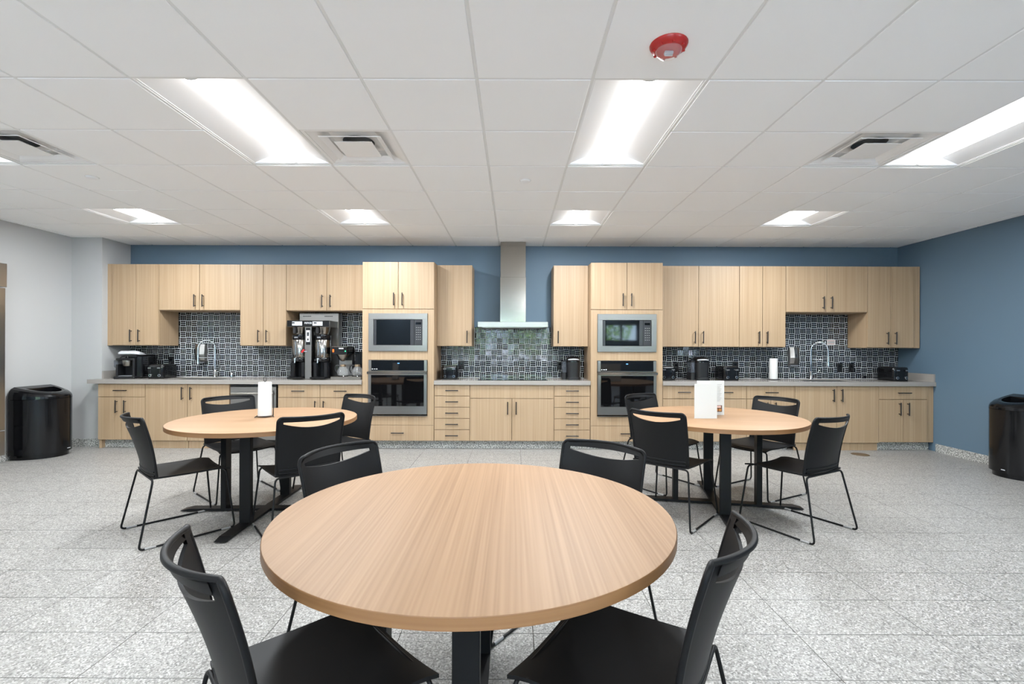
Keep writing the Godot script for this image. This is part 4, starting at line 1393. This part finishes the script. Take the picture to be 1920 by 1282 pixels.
func small_brewer() -> void:
	var t := thing("decanter_coffee_brewer", "small black decanter coffee brewer next to the left oven tower", "coffee brewer", Vector3(-2.165, 0.884, -6.40))
	part(t, "base_tray", bx(Vector3(0, 0.02, 0.02), Vector3(0.40, 0.04, 0.33), 0.004), M.stainless_dark)
	part(t, "tower", bx(Vector3(-0.09, 0.225, -0.1), Vector3(0.2, 0.37, 0.09), 0.004), M.black_plastic)
	part(t, "splash_plate", bx(Vector3(-0.085, 0.145, -0.052), Vector3(0.17, 0.2, 0.004)), M.stainless)
	var h := part(t, "head", bx(Vector3(-0.09, 0.375, 0.02), Vector3(0.2, 0.1, 0.28), 0.006), M.gloss_black)
	part(h, "head_rim", bx(Vector3(-0.09, 0.428, 0.02), Vector3(0.21, 0.01, 0.29), 0.003), M.stainless)
	part(h, "logo_plate", bx(Vector3(-0.07, 0.405, 0.161), Vector3(0.06, 0.014, 0.002)), M.white_print)
	part(h, "green_light", bx(Vector3(-0.015, 0.37, 0.161), Vector3(0.016, 0.016, 0.004), 0.003), M.green_led)
	part(h, "orange_switch_light", bx(Vector3(-0.172, 0.375, 0.162), Vector3(0.022, 0.04, 0.008), 0.004), M.orange_lit)
	var b := MB.new()
	b.lathe([Vector2(0.0, 0.235), Vector2(0.02, 0.237), Vector2(0.05, 0.27), Vector2(0.075, 0.315), Vector2(0.078, 0.325)], 28, Vector3(-0.08, 0, 0.07))
	part(t, "filter_basket", b, M.stainless_dark)
	for q in [[-0.075, "left"], [0.115, "right"]]:
		var w := MB.new()
		w.lathe([Vector2(0.0, 0.048), Vector2(0.065, 0.048), Vector2(0.07, 0.04)], 24, Vector3(q[0], 0, 0.075))
		part(t, "warmer_plate", w, M.gloss_black)
		var d := thing("glass_coffee_decanter", "round glass coffee pot on the %s warmer of the small brewer" % q[1], "coffee pot", t.position + Vector3(q[0], 0.0485, 0.075), 0.0, "glass coffee pots")
		w = MB.new()
		w.lathe([Vector2(0.0, 0.0), Vector2(0.055, 0.0), Vector2(0.07, 0.014), Vector2(0.076, 0.04), Vector2(0.07, 0.07), Vector2(0.05, 0.1), Vector2(0.035, 0.12), Vector2(0.033, 0.13)], 32)
		part(d, "bowl", w, M.carafe_glass)
		w = MB.new()
		w.lathe([Vector2(0.0345, 0.115), Vector2(0.037, 0.116), Vector2(0.038, 0.134), Vector2(0.03, 0.146), Vector2(0.0, 0.148)], 24)
		part(d, "collar", w, M.brass)
		w = MB.new()
		var sx := -1.0 if q[0] < 0 else -1.0
		w.tube(fillet([Vector3(sx * 0.036, 0.13, 0), Vector3(sx * 0.085, 0.135, 0.02), Vector3(sx * 0.1, 0.08, 0.02), Vector3(sx * 0.075, 0.03, 0.01)], 0.02), 0.009, 8)
		part(d, "handle", w, M.black_plastic)
	part(t, "rear_panel", bx(Vector3(0.1, 0.2, -0.11), Vector3(0.14, 0.32, 0.05), 0.006), M.gloss_black)

# ------------------------------------------------------------------ tables and chairs
func furniture() -> void:
	table(Vector3(-0.132, 0, -1.72), 0.0, "round oak table in the foreground")
	table(Vector3(-1.975, 0, -3.87), PI / 2 + 0.03, "round oak table on the left with paper towels on it")
	table(Vector3(1.72, 0, -4.06), PI / 2 - 0.2, "round oak table on the right with menu cards on it")
	var proto := chair()
	var spots := [
		[-0.522, 1.326, 47.5, "black wire-legged chair at the foreground table, near left"],
		[0.300, 1.385, -58.6, "black wire-legged chair at the foreground table, near right"],
		[-0.561, 2.111, 119.8, "black wire-legged chair at the foreground table, far left"],
		[0.263, 2.134, -141.6, "black wire-legged chair at the foreground table, far right"],
		[-2.39, 3.492, 41.4, "black wire-legged chair at the left table, near left"],
		[-2.451, 4.311, 131.5, "black wire-legged chair at the left table, far left"],
		[-1.573, 3.546, -40.0, "black wire-legged chair at the left table, near right"],
		[-1.644, 4.433, -147.3, "black wire-legged chair at the left table, far right"],
		[1.266, 3.802, 42.5, "black wire-legged chair at the right table, near left"],
		[1.44, 4.589, 146.4, "black wire-legged chair at the right table, far left"],
		[2.251, 4.418, -119.6, "black wire-legged chair at the right table, far right"],
		[2.098, 3.608, -29.1, "black wire-legged chair at the right table, near right"]]
	for i in spots.size():
		var s = spots[i]
		var c: Node3D = proto
		if i > 0:
			c = proto.duplicate()
			c.name = numbered("dining_chair")
			add_child(c)
		c.position = Vector3(s[0], 0, -s[1])
		c.rotation.y = -deg_to_rad(s[2])
		tag(c, s[3], "chair", "black chairs round the tables")

func table(at: Vector3, turn: float, label: String) -> void:
	var t := thing("round_table", label, "table", at, turn, "round oak tables")
	var R := 0.684
	var y := 0.74
	var th := 0.034
	var seg := 96
	var tp := MB.new()
	var prof := [Vector2(R - 0.0025, y - 0.0012), Vector2(R - 0.006, y), Vector2(0.0, y)]
	tp.lathe(prof, seg)
	tp.lathe([Vector2(0.0, y - th), Vector2(R - 0.004, y - th)], seg)
	part(t, "tabletop", tp, M.oak_table)
	var eb := MB.new()
	for k in seg + 1:
		var a := TAU * k / seg
		var d := Vector3(cos(a), 0, sin(a))
		var va := a * R / 2.6
		var q := [[R - 0.004, y - th, -0.5], [R, y - th + 0.003, 0.0], [R, y - 0.004, 0.0], [R - 0.0025, y - 0.0012, 0.6]]
		for i in 4:
			eb.vert(d * q[i][0] + Vector3(0, q[i][1], 0), (d + Vector3(0, q[i][2], 0)).normalized(), Vector2(q[i][1] / 1.4, va))
	for k in seg:
		for i in 3:
			var a := k * 4 + i
			eb.tri(a, a + 1, a + 4)
			eb.tri(a + 4, a + 1, a + 5)
	part(t, "edge_band", eb, M.oak_edge)
	for k in 4:
		var q := Basis(Vector3.UP, PI / 2 * k)
		var c := MB.new()
		c.t = Transform3D(q, Vector3.ZERO)
		c.cbox(Vector3(0, (0.025 + y - th) / 2 - 0.003, 0.33), Vector3(0.08, y - th - 0.028, 0.042), 0.002)
		part(t, "column", c, M.black_metal)
		var a := MB.new()
		a.t = Transform3D(q, Vector3.ZERO)
		# flat floor arm with a sloping tip
		var w0 := 0.04
		var pr := [Vector2(0.04 if k % 2 == 0 else 0.04, 0.008), Vector2(0.66, 0.008), Vector2(0.665, 0.011), Vector2(0.60, 0.026), Vector2(0.04, 0.026)]
		for s in [-1.0, 1.0]:
			a.poly(pr.map(func(p): return Vector3(s * w0, p.y, p.x)), Vector3(s, 0, 0))
		for i in pr.size():
			var p1: Vector2 = pr[i]
			var p2: Vector2 = pr[(i + 1) % pr.size()]
			var d := p2 - p1
			a.poly([Vector3(-w0, p1.y, p1.x), Vector3(w0, p1.y, p1.x), Vector3(w0, p2.y, p2.x), Vector3(-w0, p2.y, p2.x)], Vector3(0, -d.x, d.y))
		part(t, "floor_arm", a, M.black_metal)
		var g := MB.new()
		g.t = Transform3D(q, Vector3.ZERO)
		g.lathe([Vector2(0.0, 0.0), Vector2(0.02, 0.0), Vector2(0.022, 0.004), Vector2(0.022, 0.008)], 14, Vector3(0, 0, 0.62))
		part(t, "levelling_foot", g, M.black_plastic)
		var br := MB.new()
		br.t = Transform3D(q, Vector3.ZERO)
		br.cbox(Vector3(0, y - th - 0.004, 0.3), Vector3(0.06, 0.008, 0.5), 0.001)
		part(t, "top_bracket", br, M.black_metal)
	part(t, "hub", bx(Vector3(0, 0.017, 0), Vector3(0.08, 0.018, 0.08)), M.black_metal)

func back_pt(s: float, y: float, off: float) -> Vector3:
	var top := 0.841
	var q := (y - 0.43) / (top - 0.43)
	var w := lerpf(0.212, 0.222, q)
	var r := 0.03
	if y > top - r:
		var d := y - (top - r)
		w = w - r + sqrt(maxf(0.0, r * r - d * d))
	var curve := lerpf(0.022, 0.07, clampf(q, 0, 1))
	var z := lerpf(0.205, 0.285, q) + curve * (1 - s * s) - 0.012 * sin(q * PI)
	return Vector3(s * w, y, z + off)

func chair() -> Node3D:
	var t := thing("dining_chair", "", "chair")
	# seat: a dished sheet with rolled edges
	var st := MB.new()
	var nx := 16
	var nz := 14
	for side in 2:
		var first := st.v.size()
		for j in nz + 1:
			for i in nx + 1:
				var s := -1.0 + 2.0 * i / nx
				var q := float(j) / nz
				var w := lerpf(0.232, 0.222, q)
				var z := lerpf(-0.226, 0.228, q)
				var dish := lerpf(0.020, 0.010, q)
				var y := 0.447 - dish * (1 - s * s) - 0.014 * pow(maxf(0, 1 - q * 5.0), 2) - 0.004 * sin(q * PI)
				if side == 1:
					y -= 0.011
				var dz := 0.01
				var nn := Vector3(-2 * dish * s / w, 1, 0)
				nn.z = -0.14 * maxf(0, 1 - q * 5.0) * 2.0
				st.vert(Vector3(s * w, y, z), nn if side == 0 else -nn)
		for j in nz:
			for i in nx:
				var a := first + j * (nx + 1) + i
				var b := a + nx + 1
				if side == 0:
					st.tri(a, b, a + 1); st.tri(a + 1, b, b + 1)
				else:
					st.tri(a, a + 1, b); st.tri(a + 1, b + 1, b)
	var n1 := (nx + 1) * (nz + 1)
	var rim := []
	for i in nx + 1:
		rim.append(i)
	for j in range(1, nz + 1):
		rim.append(j * (nx + 1) + nx)
	for i in range(nx - 1, -1, -1):
		rim.append(nz * (nx + 1) + i)
	for j in range(nz - 1, 0, -1):
		rim.append(j * (nx + 1))
	for k in rim.size():
		var a: int = rim[k]
		var b: int = rim[(k + 1) % rim.size()]
		st.poly([st.v[a], st.v[b], st.v[b + n1], st.v[a + n1]], (st.v[a] + st.v[b]) / 2 - Vector3(0, 0.44, 0))
	part(t, "seat", st, M.chair_black)
	# backrest: curved sheet with a hand slot under the top rail
	var bk := MB.new()
	var ns := 28
	var y0 := 0.443
	var y1 := 0.841
	for i in ns:
		var sa := -1.0 + 2.0 * i / ns
		var sb := -1.0 + 2.0 * (i + 1) / ns
		var slot := absf(sa + sb) / 2 < 0.86
		var spans := []
		if slot:
			var fa := 1 - pow(sa / 0.86, 2)
			var fb := 1 - pow(sb / 0.86, 2)
			var ha := 0.012 + 0.03 * maxf(fa, 0)
			var hb := 0.012 + 0.03 * maxf(fb, 0)
			var tp := y1 - 0.03
			spans = [[y0, y0, tp - ha, tp - hb], [tp, tp, y1, y1]]
		else:
			spans = [[y0, y0, y1, y1]]
		for sp in spans:
			var m := 14 if sp[2] - sp[0] > 0.1 else 4
			for f in [-1.0, 1.0]:
				var off: float = f * 0.0045
				for k in m:
					var qa := float(k) / m
					var qb := float(k + 1) / m
					var p := [back_pt(sa, lerpf(sp[0], sp[2], qa), off), back_pt(sb, lerpf(sp[1], sp[3], qa), off), back_pt(sb, lerpf(sp[1], sp[3], qb), off), back_pt(sa, lerpf(sp[0], sp[2], qb), off)]
					var nrm := []
					for g in 4:
						var ss := sa if g in [0, 3] else sb
						var yy: float = p[g].y
						var e1 := back_pt(minf(ss + 0.02, 1.0), yy, 0) - back_pt(maxf(ss - 0.02, -1.0), yy, 0)
						var e2 := back_pt(ss, minf(yy + 0.004, 0.805), 0) - back_pt(ss, minf(yy - 0.004, 0.797), 0)
						nrm.append(e1.cross(e2).normalized() * f)
					var b0 := bk.v.size()
					for g in 4:
						bk.vert(p[g], nrm[g])
					if f > 0:
						bk.tri(b0, b0 + 1, b0 + 2); bk.tri(b0, b0 + 2, b0 + 3)
					else:
						bk.tri(b0, b0 + 2, b0 + 1); bk.tri(b0, b0 + 3, b0 + 2)
			for e in [[sp[0], sp[1], Vector3.DOWN], [sp[2], sp[3], Vector3.UP]]:
				bk.poly([back_pt(sa, e[0], -0.0045), back_pt(sb, e[1], -0.0045), back_pt(sb, e[1], 0.0045), back_pt(sa, e[0], 0.0045)], e[2])
	var bo := part(t, "backrest", bk, M.chair_black)
	var rm := MB.new()
	var path := []
	for k in 15:
		path.append(back_pt(-1, lerpf(0.445, 0.811, k / 14.0), 0.002))
	for k in range(1, 6):
		path.append(back_pt(-1, 0.811 + 0.03 * sin(PI / 2 * k / 5.0), 0.002))
	var wt := back_pt(1, 0.841, 0).x
	for k in range(1, 20):
		path.append(back_pt(-1 + 2.0 * k / 20, 0.841, 0.002))
	for k in range(5, 0, -1):
		path.append(back_pt(1, 0.811 + 0.03 * sin(PI / 2 * k / 5.0), 0.002))
	for k in range(14, -1, -1):
		path.append(back_pt(1, lerpf(0.445, 0.811, k / 14.0), 0.002))
	rm.tube(path, 0.0085, 8)
	part(bo, "rim", rm, M.chair_black)
	var rb := MB.new()
	for y in [0.452, 0.478]:
		var rp := []
		for k in 17:
			rp.append(back_pt(-0.92 + 1.84 * k / 16, y, 0.005))
		rb.tube(rp, 0.006, 6)
	part(bo, "lower_rib", rb, M.chair_black)
	# continuous wire sled frame
	var r := 0.0068
	var loop := []
	for s in [-1.0, 1.0]:
		var q := [Vector3(s * 0.222, 0.418, -0.205), Vector3(s * 0.262, r, -0.25), Vector3(s * 0.274, r, 0.318), Vector3(s * 0.222, 0.428, 0.232)]
		if s > 0:
			q.reverse()
		loop.append_array(q)
	var fr := MB.new()
	fr.tube(fillet(loop, 0.03, true), r, 8, true)
	part(t, "sled_frame", fr, M.black_metal)
	for s in [-1.0, 1.0]:
		for z in [-0.19, 0.255]:
			var g := MB.new()
			var xx := lerpf(0.262, 0.274, (z + 0.25) / 0.568)
			g.tube([Vector3(s * xx, r + 0.0012, z - 0.03), Vector3(s * xx, r + 0.0012, z + 0.03)], 0.008, 8)
			part(t, "glide", g, M.sleeve_grey)
	return t

# ------------------------------------------------------------------ small things
func small_things() -> void:
	towel(Vector3(-2.03, 0.7405, -3.93), 0.27, 0.05, 0.35, "white paper towel roll on a black wire stand on the left table")
	towel(Vector3(3.50, 0.884, -6.45), 0.275, 0.05, 0.2, "white paper towel roll on a wire stand on the right counter")
	# menu cards
	var m := thing("menu_card", "blank white folded card standing on the right table", "card", Vector3(1.585, 0.7405, -3.92), -0.05)
	var b := MB.new()
	b.t = Transform3D(Basis(Vector3.UP, 0.05), Vector3(-0.01, 0, 0.0))
	b.box(Vector3(0, 0.142, 0), Vector3(0.185, 0.284, 0.0015))
	part(m, "front_leaf", b, M.paper)
	b = MB.new()
	b.t = Transform3D(Basis(Vector3.UP, 1.9), Vector3(0.082, 0, -0.004))
	b.box(Vector3(0.075, 0.138, 0), Vector3(0.15, 0.276, 0.0015))
	part(m, "rear_leaf", b, M.paper)
	var n := thing("menu_card", "printed menu card with a food picture behind the blank card", "card", Vector3(1.70, 0.7405, -4.13), 0.0)
	part(n, "front_leaf", bx(Vector3(0, 0.147, 0), Vector3(0.235, 0.294, 0.0015)), M.paper)
	b = MB.new()
	b.t = Transform3D(Basis(Vector3.UP, 2.2), Vector3(-0.112, 0, -0.003))
	b.box(Vector3(-0.06, 0.142, 0), Vector3(0.12, 0.284, 0.0015))
	part(n, "rear_leaf", b, M.paper)
	var pc := part(n, "picture", bx(Vector3(0.068, 0.055, 0.0012), Vector3(0.062, 0.056, 0.0008)), M.photo_brown)
	part(pc, "picture_bread", bx(Vector3(0.068, 0.07, 0.0018), Vector3(0.044, 0.018, 0.0006)), M.photo_pink)
	for s in [-1.0, 1.0]:
		part(pc, "picture_rolls", bx(Vector3(0.068 + s * 0.014, 0.043, 0.0018), Vector3(0.022, 0.02, 0.0006)), M.photo_gold)
	for k in 12:
		part(n, "text_line", bx(Vector3(0.066 - 0.004 * (k % 3), 0.262 - 0.013 * k, 0.0012), Vector3(0.06 - 0.008 * (k % 3), 0.0028, 0.0006)), M.sleeve_grey)
	bin(Vector3(XL + 0.035, 0, -5.74), PI / 2, "glossy black half-round trash bin against the white left wall")
	bin(Vector3(XR - 0.03, 0, -4.93), -PI / 2, "glossy black half-round trash bin against the blue right wall")
	var d := thing("floor_drain", "small round bronze floor drain cover near the right sink cabinet", "floor drain", Vector3(4.30, 0.0, -5.94))
	b = MB.new()
	b.lathe([Vector2(0.098, 0.0), Vector2(0.096, 0.003), Vector2(0.082, 0.0035), Vector2(0.08, 0.0025), Vector2(0.0, 0.0025)], 32)
	part(d, "cover", b, M.brass)

func towel(at: Vector3, h: float, r: float, turn: float, label: String) -> void:
	var t := thing("paper_towel_roll", label, "paper towels", at, turn, "paper towel rolls")
	var b := MB.new()
	b.lathe([Vector2(0.0, 0.014), Vector2(r * 1.06, 0.014), Vector2(r * 1.06, 0.03), Vector2(r, h + 0.01), Vector2(r - 0.003, h + 0.014), Vector2(0.021, h + 0.014), Vector2(0.02, h)], 40)
	part(t, "roll", b, M.paper)
	b = MB.new()
	var ring := []
	for k in 32:
		var a := TAU * k / 32
		ring.append(Vector3(cos(a) * (r + 0.012), 0.009, sin(a) * (r + 0.012)))
	b.tube(ring, 0.003, 6, true)
	b.tube([Vector3(0, 0.009, -r - 0.012), Vector3(0, 0.009, r + 0.012)], 0.003, 6)
	b.tube([Vector3(0, 0.01, 0), Vector3(0, h + 0.03, 0)], 0.0035, 6)
	for s in [-1.0, 1.0]:
		b.tube(fillet([Vector3(s * 0.008, h + 0.02, 0), Vector3(s * 0.012, h + 0.05, 0), Vector3(0, h + 0.056, 0)], 0.01), 0.003, 6)
	part(t, "wire_stand", b, M.handle_black)
	b = MB.new()
	var xx := r + 0.012
	b.tube(fillet([Vector3(xx, 0.009, 0.009), Vector3(xx, h * 0.78, 0.009), Vector3(xx, h * 0.8, -0.0), Vector3(xx, h * 0.78, -0.009), Vector3(xx, 0.009, -0.009)], 0.01), 0.0028, 6)
	part(t, "tension_arm", b, M.handle_black)
	for k in 3:
		var a := TAU * k / 3 + 0.5
		b = MB.new()
		b.tube([Vector3(cos(a), 0, sin(a)) * (r + 0.012) + Vector3(0, 0.009, 0), Vector3(cos(a), 0, sin(a)) * (r + 0.026) + Vector3(0, 0.009, 0), Vector3(cos(a), 0, sin(a)) * (r + 0.03) + Vector3(0, 0.0, 0)], 0.0032, 6)
		part(t, "foot", b, M.handle_black)

func dshape(hw: float, dp: float, r := 0.03) -> PackedVector2Array:
	# flat back on x = 0 line (z from -hw to hw is across), bulging toward +z
	var o := PackedVector2Array()
	var n := 28
	for k in n + 1:
		var a := PI * k / n
		o.append(Vector2(cos(a) * hw, pow(sin(a), 0.9) * dp))
	return o

func tilt(z: float) -> float:
	return 0.035 - 0.09 * z / 0.387

func bin(at: Vector3, turn: float, label: String) -> void:
	var t := thing("trash_bin", label, "trash bin", at, turn, "half-round trash bins")
	var b := MB.new()
	b.extrude(dshape(0.262, 0.355), 0.0, 0.055, true)
	part(t, "plinth", b, M.bin_black)
	b = MB.new()
	b.extrude(dshape(0.285, 0.385), 0.055, 0.69, true, false)
	b.cap(dshape(0.285, 0.385), 0.056, 1.0)
	part(t, "body", b, M.bin_black)
	# hood with rounded shoulder and an opening in the top
	b = MB.new()
	var rings := []
	for q in [[0.693, 0.0], [0.735, 0.003], [0.765, 0.014], [0.785, 0.032], [0.80, 0.07]]:
		var ring := []
		for p in dshape(0.287 - q[1], 0.387 - q[1]):
			ring.append(Vector3(p.x, q[0] + tilt(p.y) * (q[0] - 0.693) / 0.107, p.y))   # the top slopes down away from the wall
		rings.append(ring)
	var inner := []
	for p in dshape(0.17, 0.2):
		inner.append(Vector3(p.x, 0.797 + tilt(p.y + 0.085), p.y + 0.085))
	rings.append(inner)
	var deep := []
	for p in dshape(0.165, 0.195):
		deep.append(Vector3(p.x, 0.69 + tilt(p.y + 0.087), p.y + 0.087))
	rings.append(deep)
	for r in rings.size() - 1:
		var cnt: int = rings[r].size()
		for k in cnt:
			var k2 := (k + 1) % cnt
			var mid: Vector3 = (rings[r][k] + rings[r][k2]) / 2
			var o := Vector3(mid.x, 0.0, mid.z - 0.15)
			if r == 4:
				o = Vector3.UP
			elif r == 5:
				o = -o
			else:
				o.y = 0.1
			b.poly([rings[r][k], rings[r][k2], rings[r + 1][k2], rings[r + 1][k]], o)
	part(t, "hood", b, M.bin_black)
	part(t, "badge", bx(Vector3(0.05, 0.085, 0.385), Vector3(0.04, 0.008, 0.004), 0.001), M.silver_plastic)
